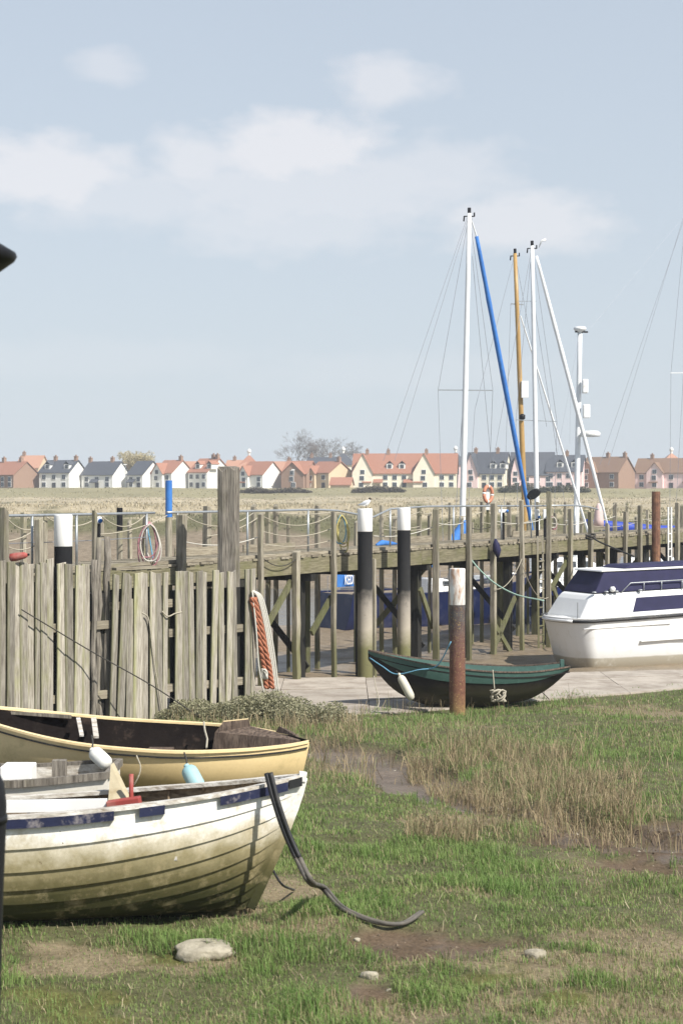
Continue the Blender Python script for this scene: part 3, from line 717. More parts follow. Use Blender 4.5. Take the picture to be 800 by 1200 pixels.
# ------------------------------------------------------------------ timber revetment fence
FA = Vector((-.2155 * 31.0, 31.0, 0)); FB = Vector((-.039 * 36.0, 36.0, 0)); FD = (FB - FA).normalized(); FN = Vector((FD.y, -FD.x, 0))
def fs(px):
    r = (px - 400) / FPX; return (r * FA.y - FA.x) / (FD.x - r * FD.y)
def F(px, out=0): return FA + FD * fs(px) + FN * out
def fz(px, row): return CAMZ - (row - HOR) / FPX * F(px).y
FROT = Matrix.Rotation(math.atan2(FD.y, FD.x), 4, 'Z')
fence = thing('plank_fence', 'tall grey upright-plank fence with gaps and leaning boards beside the beached boats', 'fence', F(150) + Vector((0, 0, -1.2)), math.atan2(FD.y, FD.x))
def fplank(px0, px1, top, lean=0.0, out=0.0, rough_top=True):
    c = F((px0 + px1) / 2, out); w = (px1 - px0) * c.y / FPX / FD.x * .92
    zb = gz(c.x, c.y) - .25; zt = fz((px0 + px1) / 2, top); H = zt - zb; t = .045
    M4 = Matrix.Translation((c.x, c.y, zb)) @ FROT @ Matrix.Rotation(R(lean), 4, 'Y') @ Matrix.Rotation(R(random.uniform(-.7, .7)), 4, 'X') @ Matrix.Rotation(R(random.uniform(-10, 10)), 4, 'Z')
    rows = []; n = 5
    for i in range(n + 1):
        q0 = -w / 2 + random.uniform(-.006, .006); q1 = w / 2 + random.uniform(-.006, .006)
        dz0, dz1 = (random.uniform(-.035, .03), random.uniform(-.035, .03)) if (i == n and rough_top) else (0, 0)
        z = H * i / n
        rows.append([(q0, -t / 2, z + dz0), (q1, -t / 2, z + dz1), (q1, t / 2, z + dz1), (q0, t / 2, z + dz0)])
    mb = MB().grid(rows, closed=True); mb.f.append((n * 4, n * 4 + 1, n * 4 + 2, n * 4 + 3))
    o = mb.build('plank', MAT['fence'], fence, xf=M4, M4=M4)
    bevel(o, .006, 1)
x = -26
while x < 57:
    w = random.uniform(6.6, 9.2); fplank(x, x + w, random.uniform(655, 662), random.uniform(-.35, .35), random.uniform(-.05, .05)); x += w + random.choice((0, .3, .6))
for a, b_, t, l in ((50, 59, 660, .3), (66.5, 77, 660, .6), (77.3, 86, 661, -.3), (86.4, 95, 663, .4), (95.4, 105, 662, -.2)): fplank(a, b_, t, l)
for a, b_, t, l in ((127, 134, 674, 1.5), (136, 144.5, 671, 2.8), (148, 152.5, 674, .6), (156, 165.5, 671, .4), (166, 174, 672, -.3), (174.6, 181, 670, .4), (181.6, 190, 671, -.3), (190, 196, 671, .2),
                    (151, 157, 700, 1.0), (205, 212.5, 669, -.2), (213, 220.5, 669.5, .4), (221, 228, 670, -.5), (228.5, 235.5, 668.5, .3), (236, 242, 669, -.4), (246, 253.5, 669, 1.4), (257.5, 264, 671, -.2), (264.6, 271, 670, .6),
                    (271.6, 279, 670, -.4), (286, 292.5, 666, 0.6), (292.5, 298.5, 665, -.2)):
    fplank(a, b_, t, l, random.uniform(-.025, .025))
for px, top, w in ((110.5, 656, 7.5), (121, 630, 7.5), (132, 629, 8)):
    c = F(px, -.02 if px < 115 else -.16); zb = gz(c.x, c.y) - .3; zt = fz(px, top); r_ = w / 2 * c.y / FPX
    M4 = Matrix.Translation((c.x, c.y, zb))
    H = zt - zb
    MB().tube([(random.uniform(-.03, .03), random.uniform(-.02, .02), H * i / 9) for i in range(10)], [r_ * random.uniform(.86, 1.12) for _ in range(10)], 9).build('log_post', MAT['oldlog'], fence, xf=M4, M4=M4, smooth=True)
for r_, x0, x1, z in ((0, -26, 59, .9), (0, 64, 132, .85), (0, 132, 205, 1.2), (0, 200, 300, .6), (0, -26, 150, -.5), (0, 150, 300, -.5)):
    a = F(x0, -.085); b_ = F(x1, -.085)
    MB().bar((a.x, a.y, z), (b_.x, b_.y, z), .06, .16).build('back_rail', MAT['wood_x'], fence)
for x0, x1, r0 in ((-26, 56, 684), (67, 106, 690), (106, 192, 694), (206, 298, 690)):   # added dark sheets standing in for the shade behind the plank gaps
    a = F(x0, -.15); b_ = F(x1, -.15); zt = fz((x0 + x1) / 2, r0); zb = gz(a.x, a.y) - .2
    MB().prism([(a.x, a.y, zb), (b_.x, b_.y, zb), (b_.x, b_.y, zt), (a.x, a.y, zt)], -FN * .04).build('gap_shade_sheet', MAT['tarred'], fence)
a = F(135, -.03); b_ = F(196, -.03)
MB().bar((a.x, a.y, fz(135, 667)), (b_.x, b_.y, fz(196, 664)), .16, .05).build('capping_board', MAT['wood_x'], fence)

# ------------------------------------------------------------------ free-standing piles and poles
def pile_mat(name, stops, **k): return BYZ(name, stops, **k)
def zh(row_base, row, D): return (row_base - row) / FPX * D
def round_pile(name, label, px, top, base_z, width, D, mat, group=None, band=None, lean=0, flat_top=True, n=18, rag=0):
    p = P(px, top, D); r_ = width / 2 * D / FPX
    o = thing(name, label, 'post', (p.x, p.y, base_z), 0, group, m=Matrix.Translation((p.x, p.y, base_z)) @ Matrix.Rotation(R(lean), 4, 'Y'))
    H = p.z - base_z
    MBs = MB(); pr = [(r_ * random.uniform(.985, 1.015), H * i / 8) for i in range(9)]
    if band:                                     # painted top as its own ring
        zb = CAMZ - (band[0] - HOR) / FPX * D - base_z
        MB().lathe([(r_ * 1.0, 0), (r_ * 1.02, zb * .3), (r_ * .98, zb * .7), (r_, zb)], n).build('shaft', mat, o, xf=wm(o), smooth=True)
        b2 = MB().lathe([(r_ * 1.005, zb + .001), (r_ * 1.01, H - .03), (r_ * .97, H)], n).build('painted_top', band[1], o, xf=wm(o), smooth=True)
        bevel(b2, .01, 2)
    else:
        MB().lathe(pr[:-1] + [(r_, H - .02), (r_ * .95, H)], n).build('shaft', mat, o, xf=wm(o), smooth=True)
    return o
def autosm(o):
    for c in o.children:
        if c.type == 'MESH':
            mdf = c.modifiers.new('edges', 'EDGE_SPLIT'); mdf.split_angle = R(50)
MAT['bwlow'] = BYZ('pile_tar_and_algae', [(0.0, (.15, .145, .07)), (.95, (.17, .165, .08)), (1.5, (.40, .36, .29)), (2.1, (.30, .27, .23)), (2.5, (.03, .03, .03)), (5, (.012, .012, .014))], amp=.35, scale=3, rough=.8, spec=.12, blotch=(.05, .05, .045), blotch_amt=.2)
MAT['bwblack'] = BYZ('pile_tar', [(0.0, (.09, .085, .05)), (.6, (.03, .03, .03)), (5, (.012, .012, .014))], amp=.35, scale=3, rough=.8, spec=.12)
MAT['whitetop'] = M('white_band_paint', (.84, .83, .80), (.76, .75, .72), 3, .55, bmp=.05, dirt=(.50, .47, .38), dirt_amt=.10, dirt_scale=2.2)
D1 = J(js(427, -.75), -.75).y; p1 = P(427, 700, D1)
pileA = round_pile('mooring_pile', 'black and white banded mooring pile with a gull on top', 427.5, 596, gz(p1.x, p1.y) - .2, 17.5, D1, MAT['bwlow'], 'black and white mooring piles', (623, MAT['whitetop'])); autosm(pileA)
D2 = J(js(473, -.75), -.75).y; p2 = P(473, 700, D2)
o = round_pile('mooring_pile', 'bare-topped black and white mooring pile standing just behind the green boat', 473, 595, gz(p2.x, p2.y) - .2, 15.5, D2, MAT['bwlow'], 'black and white mooring piles', (621.5, MAT['whitetop'])); autosm(o)
o = round_pile('mooring_pile', 'thick black and white mooring pile rising behind the plank fence', 74.5, 603, -1.4, 21.5, 33.3, MAT['bwblack'], 'black and white mooring piles', (640.5, MAT['whitetop'])); autosm(o)
# rusty tube in front of the green boat
MAT['rustpile'] = BYZ('rusty_tube', [(0, (.30, .23, .09)), (.3, (.26, .15, .07)), (.6, (.20, .09, .055)), (1.2, (.19, .085, .06)), (1.7, (.15, .085, .07)), (2.05, (.10, .09, .088)), (2.6, (.10, .09, .088))], amp=.22, scale=5, rough=.85, blotch=(.085, .035, .025), blotch_amt=.6, fine=.6, chip=(.36, .26, .11), chip_pos=.60)
MAT['rustwhite'] = M('rust_streaked_white', (.80, .79, .76), (.72, .71, .67), 4, .65, (3.2, 3.2, .75), .15, dirt=(.36, .15, .045), dirt_amt=.42, dirt_scale=2.4)
DR = 35.35; gb = Vector(((535.5 - 400) / FPX * DR, DR, gz((535.5 - 400) / FPX * DR, DR)))
o = round_pile('rusty_post', 'rusty steel tube post with a white painted top in front of the green boat', 535.5, 666, gb.z - .1, 18.5, DR, MAT['rustpile'], None, (709, MAT['rustwhite'])); autosm(o)
# tall split baulk behind the fence
p = P(268, 549, 36.3); M4 = Matrix.Translation((p.x, p.y, -1.6)); H = p.z + 1.6; r_ = 12.2 * 36.3 / FPX
o = thing('timber_baulk', 'tall thick split timber post with a ragged top behind the fence', 'post', (p.x, p.y, -1.6))
prof = [(-1, -.75), (-.55, -1), (-.12, -.95), (0.02, -.92), (.12, -.95), (.6, -1), (1, -.7), (1, .7), (.6, 1), (-.6, 1), (-1, .7)]
rows = []
for i in range(13):
    z = H * i / 12; sc = random.uniform(.97, 1.03) * (1 + .05 * (1 - i / 12))
    rows.append([(a * r_ * sc, b_ * r_ * .8 * sc, z + (random.uniform(-.10, .07) if i == 12 else 0)) for a, b_ in prof])
mb = MB().grid(rows, closed=True); mb.f.append(tuple(range(12 * len(prof), 13 * len(prof))))
mb.build('trunk_timber', MAT['oldlog'], o, xf=M4)
def pole(name, label, cat, px, top, bot_row, width, off, mat, parts=()):
    s = js(px, off); q = J(s, off); D = q.y; zt = CAMZ - (top - HOR) / FPX * D
    zb = gz(q.x, q.y) - .3
    o = thing(name, label, cat, (q.x, q.y, zb)); r_ = width / 2 * D / FPX
    edges = [(zt, None)] + [(CAMZ - (row - HOR) / FPX * D, mm) for row, mm in parts]
    cur = zt; cm = mat
    for row, mm in parts:
        z2 = CAMZ - (row - HOR) / FPX * D
        MB().tube([(q.x, q.y, cur), (q.x, q.y, z2)], r_, 12).build('painted_section', cm, o); cur = z2; cm = mm
    MB().tube([(q.x, q.y, cur), (q.x, q.y, zb)], r_ * .99, 12).build('shaft', cm, o)
    autosm(o); return o
pole('blue_pole', 'bright blue painted pole rising behind the handrail', 'pole', 198, 563, 650, 8, JW + .5, MAT['bluecloth'], ((606, MAT['wood']),))
pole('black_topped_pole', 'thin grey pole with a black painted top behind the ropes', 'pole', 140.5, 595, 660, 7, JW + .6, MAT['black'], ((622, MAT['wood']),))
pole('rusty_pipe', 'rusty brown steel pipe standing against the far end of the jetty', 'pipe', 768, 576, 700, 10, -.45, MAT['rust'])
# ladder
lad = thing('ladder', 'pale wooden ladder hung down the jetty face beside the white cruiser', 'ladder', J(js(633, -.32), -.32, -1.6), math.atan2(JU.y, JU.x))
sL = js(633, -.32)
for d in (-.22, .22): MB().bar(J(sL + d, -.34, -1.75), J(sL + d, -.30, DECK + .15), .06, .05).build('stile', MAT['wood'], lad)
for i in range(11): MB().bar(J(sL - .22, -.34, -1.5 + i * .3), J(sL + .22, -.34, -1.5 + i * .3), .035, .035).build('rung', MAT['wood'], lad)
sL = js(783, -.3)
lad = thing('ladder', 'white metal ladder against the jetty beyond the rusty brown pipe', 'ladder', J(sL, -.32, -1.6), math.atan2(JU.y, JU.x))
for d in (-.2, .2): MB().tube([J(sL + d, -.34, -1.75), J(sL + d, -.34, DECK + 1.0)], .035, 8).build('stile', MAT['white'], lad)
for i in range(12): MB().tube([J(sL - .2, -.34, -1.5 + i * .3), J(sL + .2, -.34, -1.5 + i * .3)], .022, 6).build('rung', MAT['white'], lad)
# ------------------------------------------------------------------ boats: hull builder
def interp(pts):
    xs, ys = zip(*pts); return lambda t: float(np.interp(t, xs, ys))
def sm(pts):
    """smooth curve through (t, value) points"""
    xs = np.array([p[0] for p in pts], float); ys = np.array([p[1] for p in pts], float)
    m_ = np.gradient(ys, xs)
    def f(t):
        t = min(max(t, xs[0]), xs[-1]); i = min(int(np.searchsorted(xs, t, 'right')) - 1, len(xs) - 2); h = xs[i + 1] - xs[i]; s = (t - xs[i]) / h
        return float((2 * s ** 3 - 3 * s * s + 1) * ys[i] + (s ** 3 - 2 * s * s + s) * h * m_[i] + (-2 * s ** 3 + 3 * s * s) * ys[i + 1] + (s ** 3 - s * s) * h * m_[i + 1])
    return f
class Hull:
    """t 0 stern .. 1 bow, v 0 keel .. 1 sheer; x forward, y to port, z up"""
    def __init__(s, L, plan, sheer, keel, full=.55, vee=1.25, rake=0, rake_s=0, tilt=0, zp=None):
        s.zp = zp
        s.L, s.plan, s.sheer, s.keel, s.full, s.vee, s.rake, s.rake_s, s.tilt = L, sm(plan), sm(sheer), sm(keel), full, vee, rake, rake_s, tilt
    def pt(s, t, v, side, out=0.0):
        b_ = s.plan(t); zk, zs = s.keel(t), s.sheer(t)
        th = v * math.pi / 2
        bowk = max(0, (t - .45) / .55) ** 1.5
        e = s.full * (1 - bowk) + s.vee * bowk
        yy = b_ * math.sin(th) ** e
        q = 1 - math.cos(th) ** (1.35 * (1 - bowk) + 1.0 * bowk)
        q = q * (1 - bowk) + v * bowk
        if s.zp: q = v ** (s.zp * (1 - bowk) + bowk)
        z = zk + (zs - zk) * q
        x = s.L * t - s.rake * (1 - v) ** 1.2 * max(0, (t - .5) * 2) ** 3 + s.rake_s * (1 - v) * max(0, 1 - t * 4) ** 2
        y = side * (yy + out)
        return Vector((x, y, z + s.tilt * y))
def frame_of(stern, bow, z):
    """matrix with x from stern to bow"""
    a = Vector(stern); b_ = Vector(bow); ang = math.atan2(b_.y - a.y, b_.x - a.x)
    return Matrix.Translation((a.x, a.y, z)) @ Matrix.Rotation(ang, 4, 'Z'), (b_.xy - a.xy).length
def shell(H, side_list=(1, -1), nt=28, nv=10, v0=0, v1=1, out=0, t0=0, t1=1):
    mb = MB()
    for sd_ in side_list:
        mb.grid([[H.pt(t0 + (t1 - t0) * i / nt, v0 + (v1 - v0) * j / nv, sd_, out) for j in range(nv + 1)] for i in range(nt + 1)])
    return mb
def transom(H, t=0, nv=10):
    a = [H.pt(t, j / nv, 1) for j in range(nv, -1, -1)] + [H.pt(t, j / nv, -1) for j in range(1, nv + 1)]
    return MB().add(a, [tuple(range(len(a)))])
def rail(H, side, t0, t1, w, h, dz=0.0, out=0.0, n=24):
    """rectangular strip along the sheer"""
    rows = []
    for i in range(n + 1):
        t = t0 + (t1 - t0) * i / n; p = H.pt(t, 1, side); q = H.pt(t, 1, side, 1.0); nrm = (q - p).normalized()
        p = p + nrm * out + Vector((0, 0, dz))
        rows.append([p - nrm * w / 2 - Vector((0, 0, h / 2)), p + nrm * w / 2 - Vector((0, 0, h / 2)), p + nrm * w / 2 + Vector((0, 0, h / 2)), p - nrm * w / 2 + Vector((0, 0, h / 2))])
    mb = MB().grid(rows, closed=True); mb.f.append((3, 2, 1, 0)); e = n * 4; mb.f.append((e, e + 1, e + 2, e + 3)); return mb

# ---- white clinker boat in front
MAT['clinker'] = BYZ('flaking_white_hull', [(0.0, (.022, .025, .009)), (.26, (.055, .055, .02)), (.42, (.135, .118, .052)), (.60, (.29, .25, .14)), (.73, (.56, .51, .39)), (.82, (.82, .80, .75)), (.95, (.83, .82, .77)), (1.3, (.84, .83, .79))], amp=.22, scale=3.2, rough=.75, blotch=(.42, .345, .20), blotch_amt=.36, fine=.35, chip=(.18, .13, .08), chip_pos=.70, spec=.2)
MAT['flaking'] = M('flaking_gunwale', (.60, .57, .50), (.22, .17, .12), 9, .85, (1, 3, 3), .6, dirt=(.75, .73, .68), dirt_amt=.45, dirt_scale=4)
MAT['navyrail'] = M('flaking_navy', (.014, .019, .058), (.009, .011, .035), 8, .6, bmp=.3, dirt=(.30, .27, .26), dirt_amt=.22, dirt_scale=6)
MAT['boatwood'] = WOOD('bare_boat_wood', (.26, .20, .13), (.09, .065, .045), (.14, .12, .07), 0, .3)
MAT['darkin'] = M('tarry_interior', (.020, .016, .014), (.010, .008, .008), 5, .95, bmp=.4, dirt=(.07, .05, .04), dirt_amt=.22, dirt_scale=5, spec=.05)
MW, LW = frame_of((-4.55, 13.45), (-.32, 13.78), 0.0)
HW = Hull(LW, [(0, .50), (.25, .70), (.5, .74), (.75, .60), (.9, .33), (.97, .14), (1, .03)],
          [(0, .95), (.3, .885), (.5, .89), (.7, .95), (.85, 1.01), (1, 1.10)], [(0, .16), (.3, .06), (.8, .04), (.93, .045), (1, .06)], full=.62, vee=1.05, rake=.42, tilt=-.07, zp=2.5)
wb = thing('clinker_boat', 'white clinker dinghy with flaking paint and green-stained bottom, its bow towards the hose', 'boat', m=MW)
NS = 9
for sd_ in (-1, 1):
    for k in range(NS):
        va, vb = k / NS, (k + 1) / NS
        nt = 40; o0, o1 = [], []
        rows = []
        for i in range(nt + 1):
            t = i / nt; lap = (.034 - .013 * k / NS) * min(1, (1 - t) * 22)
            rows.append([H_ for H_ in (HW.pt(t, va, sd_, -.004), HW.pt(t, va - .006 if k else va, sd_, lap), HW.pt(t, (va + vb) / 2, sd_, lap * .55), HW.pt(t, vb, sd_, .002))])
        MB().grid(rows).build('strake', MAT['clinker'], wb, xf=MW, smooth=False)
shell(HW, out=-.022, nt=30, nv=10, v0=.06).build('inner_lining', MAT['boatwood'], wb, xf=MW, smooth=True)  # dark wood tone also stands in for the shadow inside the boat
transom(HW).build('transom', MAT['clinker'], wb, xf=MW)
stem = [HW.pt(1, v, 1) for v in np.linspace(0, 1, 9)]
mb = MB()
for a, b_ in zip(stem[:-1], stem[1:]): mb.bar((a.x + .01, 0, a.z), (b_.x + .01, 0, b_.z + .004), .055, .07)
mb.bar((stem[-1].x, 0, stem[-1].z - .02), (stem[-1].x + .012, 0, stem[-1].z + .05), .06, .075)
mb.build('stem_post', MAT['clinker'], wb, xf=MW)
MB().bar((.05, 0, .10), (LW * .88, 0, .05), .05, .12).build('keel', MAT['clinker'], wb, xf=MW)
for sd_ in (-1, 1): rail(HW, sd_, 0, .995, .12, .03, .016, -.02, 40).build('gunwale', MAT['flaking'], wb, xf=MW)
for (a, b_) in ((.30, .655), (.70, .745), (.845, .972)):
    rail(HW, -1, a, b_, .034, .07, -.03, .034, 18).build('rubbing_strake', MAT['navyrail'], wb, xf=MW)
rail(HW, -1, .974, 1.0, .04, .07, -.02, .034, 6).build('bow_rubber', MAT['rubber'], wb, xf=MW)
rail(HW, 1, .1, .98, .034, .065, -.03, .034, 20).build('rubbing_strake', MAT['navyrail'], wb, xf=MW)
for t in (.28, .52, .74):
    p = HW.pt(t, .8, 1); MB().box((p.x - .12, -p.y * .93, p.z - .03), (p.x + .12, p.y * .93, p.z)).build('thwart', MAT['flaking'], wb, xf=MW)
MB().grid([[HW.pt(t, .93, s_) for s_ in (-1, -.5, 0, .5, 1)] for t in np.linspace(.80, .985, 8)]).build('foredeck', MAT['flaking'], wb, xf=MW)
for t in np.linspace(.2, .95, 12):
    for sd_ in (1, -1):
        MB().tube([HW.pt(t, v, sd_, -.035) for v in np.linspace(.1, 1, 7)], .012, 5).build('rib', MAT['boatwood'], wb, xf=MW)
# white locker board inside
a = MW.inverted() @ P(8, 945, 14.0); b_ = MW.inverted() @ P(126, 943, 14.02)
MB().bar(a, b_, .03, .10).build('side_bench', MAT['white'], wb, xf=MW)

# ---- yellow dinghy behind it
MAT['yellow'] = BYZ('dull_yellow_hull', [(.25, (.28, .21, .08)), (.60, (.48, .36, .17)), (.84, (.76, .58, .30)), (1.3, (.82, .65, .37))], amp=.12, scale=1.6, rough=.55, blotch=(.46, .36, .17), blotch_amt=.25, fine=.15, chip=(.12, .10, .05), chip_pos=.74)
MAT['oldply'] = WOOD('old_plywood', (.20, .15, .115), (.05, .036, .03), (.09, .07, .05), 2, .2)
MY, LY = frame_of((-3.75, 16.35), (-.30, 16.2), .0)
HY = Hull(LY, [(0, .06), (.08, .26), (.25, .55), (.5, .72), (.75, .66), (.9, .40), (.97, .19), (1, .05)],
          [(0, 1.36), (.2, 1.23), (.4, 1.13), (.6, 1.08), (.8, 1.06), (1, 1.045)], [(0, .75), (.15, .62), (.5, .52), (.85, .50), (1, .62)], full=.62, vee=.75, rake=.10, tilt=.045)
yb_ = thing('yellow_dinghy', 'dull yellow open dinghy with a dark tarry inside, propped behind the white boat', 'boat', m=MY)
shell(HY, nt=36, nv=12).build('hull', MAT['yellow'], yb_, xf=MY, smooth=True)
shell(HY, out=-.025, nt=36, nv=10, v0=.05).build('inner_skin', MAT['darkin'], yb_, xf=MY, smooth=True)
for sd_ in (-1, 1):
    rail(HY, sd_, .005, .998 if sd_ < 0 else .80, .055, .022, .008, -.004, 44).build('gunwale', MAT['yellow'], yb_, xf=MY)
    rail(HY, sd_, .01, .995, .012, .014, -.045, .010, 44).build('rub_line', MAT['rubber'], yb_, xf=MY)
# worn plywood locker at the right-hand end, with a broken edge
def yl(px, row, D): return MY.inverted() @ P(px, row, D)
q = [(247, 890, 16.66), (252, 858, 16.7), (262, 846, 16.72), (291, 843, 16.72), (293, 851, 16.72), (323, 858, 16.66), (327, 851, 16.64), (343, 858, 16.5), (356, 868, 16.34), (352, 890, 16.34)]
MB().prism([yl(*a) for a in q], (0, .02, 0)).build('worn_panel', MAT['oldply'], yb_, xf=MY)
for (a, b_) in (((262, 846), (291, 843)), ((293, 852), (323, 858))):
    MB().bar(yl(a[0], a[1], 16.74), yl(b_[0], b_[1], 16.74), .03, .018).build('edge_trim', MAT['yellow'], yb_, xf=MY)
MB().bar(yl(92, 842, 16.75), yl(96, 862, 16.2), .04, .02).build('rib', MAT['flaking'], yb_, xf=MY)
MB().bar(yl(110, 842, 16.8), yl(113, 864, 16.2), .05, .02).build('rib', MAT['flaking'], yb_, xf=MY)
MB().bar(yl(0, 834, 16.7), yl(84, 840, 16.82), .05, .03).build('inner_rail', MAT['oldlog'], yb_, xf=MY)
MB().box((LY * .53, -.55, .86), (LY * .60, .62, .89)).build('thwart', MAT['oldply'], yb_, xf=MY)
MB().tube([yl(239, 846, 16.75), yl(240, 855, 16.6), yl(243, 866, 16.4), yl(242, 876, 16.2)], .010, 6).build('loose_rope', MAT['tanrope'], yb_, xf=MY)
MB().tube(spline([yl(160, 885, 15.42), yl(165, 900, 15.40), yl(160, 915, 15.40), (yl(152, 926, 15.45))], 5), .007, 6).build('loose_rope', MAT['tanrope'], yb_, xf=MY)
# timber props under it
for i, X in enumerate((-2.9, -1.1)):
    g_ = gz(X, 16.2)
    t_ = thing('timber_prop', ('dark timber prop under the left end' if i == 0 else 'dark timber prop under the right end') + ' of the yellow dinghy', 'prop', (X, 16.2, g_))
    MB().box((X - .11, 15.75, g_ - .1), (X + .11, 16.65, g_ + .32)).build('lower_baulk', MAT['oldlog'], t_)
    MB().box((X - .08, 15.9, g_ + .325), (X + .08, 16.5, HY.keel((X + 3.75) / 3.45) + .04)).build('upper_baulk', MAT['oldlog'], t_)

# ---- small cream tender between the two
MAT['tender'] = BYZ('dirty_cream', [(.3, (.30, .26, .15)), (.6, (.48, .44, .33)), (.78, (.66, .63, .55)), (1.0, (.70, .67, .60))], amp=.08, scale=4, rough=.6, blotch=(.45, .40, .27), blotch_amt=.3)
MT, LT = frame_of((-1.99, 14.95), (-4.5, 15.0), .02)
HT = Hull(LT, [(0, .36), (.3, .44), (.6, .44), (.85, .28), (1, .04)], [(0, .97), (.3, .91), (1, .98)], [(0, .28), (.3, .2), (.8, .22), (1, .35)], full=.35, vee=1.0, rake=.2)
tb = thing('cream_tender', 'small cream tender with a dark wooden rail squeezed between the white and yellow boats', 'boat', m=MT)
shell(HT, nt=20, nv=8).build('hull', MAT['tender'], tb, xf=MT, smooth=True)
shell(HT, nt=20, nv=8, v0=.05, out=-.02).build('inner_skin', MAT['flaking'], tb, xf=MT, smooth=True)
transom(HT).build('transom', MAT['tender'], tb, xf=MT)
for sd_ in (-1, 1): rail(HT, sd_, 0, .98, .05, .06, .0, .01, 24).build('gunwale', MAT['oldlog'], tb, xf=MT)
MB().bar(HT.pt(0, 1, 1), HT.pt(0, 1, -1), .05, .06).build('transom_cap', MAT['oldlog'], tb, xf=MT)
MB().box((LT * .45, -.4, .80), (LT * .55, .4, .83)).build('thwart', MAT['flaking'], tb, xf=MT)
# white box and post in it
p = P(25, 907, 15.15)
o = MB().box((p.x - .16, p.y - .14, p.z - .26), (p.x + .115, p.y + .14, p.z + .085)).build('white_box', MAT['white'], M4=Matrix.Translation(p)); bevel(o, .012); tag(o, 'white box standing in the small cream tender', 'box')
p = P(70, 905, 15.2)
o = MB().box((p.x - .06, p.y - .05, p.z - .45), (p.x + .06, p.y + .05, p.z + .11), None).build('wood_stump', MAT['oldlog'], M4=Matrix.Translation(p)); tag(o, 'short grey wooden stump rising out of the cream tender', 'post')

# ---- fenders and odd gear hung on the yellow dinghy
def fender(name, label, a, b_, r_, mat, cap, rope_to, group='fenders'):
    a = Vector(a); b_ = Vector(b_); L = (b_ - a).length
    o = thing(name, label, 'fender', b_, 0, group, m=Matrix.Translation(b_) @ (a - b_).to_track_quat('Z', 'Y').to_matrix().to_4x4())
    X = wm(o)
    MB().lathe([(r_ * .25, .0), (r_ * .7, L * .05), (r_ * .95, L * .16), (r_, L * .3), (r_, L * .7), (r_ * .95, L * .84), (r_ * .7, L * .94), (r_ * .3, L * .985)], 14).build('bladder', mat, o, xf=X, smooth=True)
    MB().lathe([(r_ * .32, L * .975), (r_ * .34, L * 1.05), (r_ * .15, L * 1.08)], 10).build('eye', cap, o, xf=X, smooth=True)
    if rope_to is not None: MB().tube([a, a.lerp(Vector(rope_to), .5) + Vector((.01, -.01, 0)), rope_to], .008, 6).build('lanyard', MAT['darkrope'], o)
    return o
MAT['tealfender'] = M('faded_teal_fender', (.26, .46, .50), (.36, .52, .52), 7, .6, bmp=.1, dirt=(.45, .45, .38), dirt_amt=.35, dirt_scale=4)
MAT['creamfender'] = M('dirty_cream_fender', (.66, .63, .53), (.50, .47, .38), 5, .6, bmp=.1, dirt=(.38, .34, .24), dirt_amt=.2, dirt_scale=5)
MAT['whitefender'] = M('white_fender_teal_scuffs', (.74, .73, .68), (.62, .61, .55), 4, .6, bmp=.1, dirt=(.25, .45, .42), dirt_amt=.12, dirt_scale=4)
fender('hanging_fender', 'faded blue-green fender hung over the side of the yellow dinghy', P(219, 898, 15.30), P(235, 928, 15.18), .075, MAT['tealfender'], MAT['tealfender'], P(216, 882, 15.43))
MAT['canvascream'] = M('stained_canvas', (.46, .40, .27), (.34, .29, .19), 6, .85, bmp=.3, dirt=(.26, .20, .11), dirt_amt=.35, dirt_scale=4)
# squashed white fender
p0, p1 = P(108, 879, 15.30), P(128, 898, 15.20)
fender('hanging_fender', 'white fender with teal scuffs beside the cream canvas, hung from the yellow dinghy', p0, p1, .068, MAT['whitefender'], MAT['whitefender'], P(108, 862, 15.5))
o = MB().prism([P(130, 896, 14.30), P(149, 936, 14.05), P(127, 940, 14.02)], (.02, .05, .01)).build('canvas_scrap', MAT['canvascream'], M4=Matrix.Translation(P(138, 930, 14.1))); tag(o, 'triangular scrap of dirty cream canvas between the tender and the red frame', 'canvas')
red = thing('red_trestle', 'red painted iron trestle with an upright post lying in the white boat', 'trestle', P(150, 945, 13.95))
MB().tube([P(154, 950, 13.98), P(154, 907, 14.0)], .019, 8).build('upright', MAT['red'], red, smooth=True)
o = MB().bar(P(126, 944, 13.95), P(165, 938.5, 13.93), .10, .075).build('cross_bar', MAT['red'], red)
bevel(o, .01)

# ---- rubber strips hanging off the bow
def strip(name, label, pts, r_, split, mats, cat='rubber strip'):
    P0 = pts[-1]; o = thing(name, label, cat, P0); c = spline(pts, 8); k = int(len(c) * split)
    for j, dx in enumerate((0, .034)):
        cc = [p + Vector((dx * (1 - .4 * i / len(c)), -.012 * j, .006 * j)) for i, p in enumerate(c)]
        MB().tube(cc[:k + 1], r_, 8).build('upper_length', mats[0], o, smooth=True)
        MB().tube(cc[k:], [r_ * (1 - .25 * i / len(c)) for i in range(len(cc) - k)], 8).build('lower_length', mats[1], o, smooth=True)
    return o
tip = og(492, 1078); g1 = og(440, 1086); g2 = og(400, 1073); g3 = og(380, 1057)
strip('rubber_strip', 'long black rubber fendering strip hanging from the bow and curling onto the mud', [P(312, 906, 13.40), P(321, 940, 13.34), P(333, 975, 13.30), P(347, 1006, 13.25), P(362, 1034, 13.15), Vector((g3.x - .02, g3.y - .02, g3.z + .12)), Vector((g2.x, g2.y, g2.z + .055)), g1 + Vector((0, 0, .035)), og(470, 1087) + Vector((0, 0, .032)), tip + Vector((0, 0, .06))], .019, .34, (MAT['rubber'], MAT['rubberdirt']))
q = og(345, 1046)
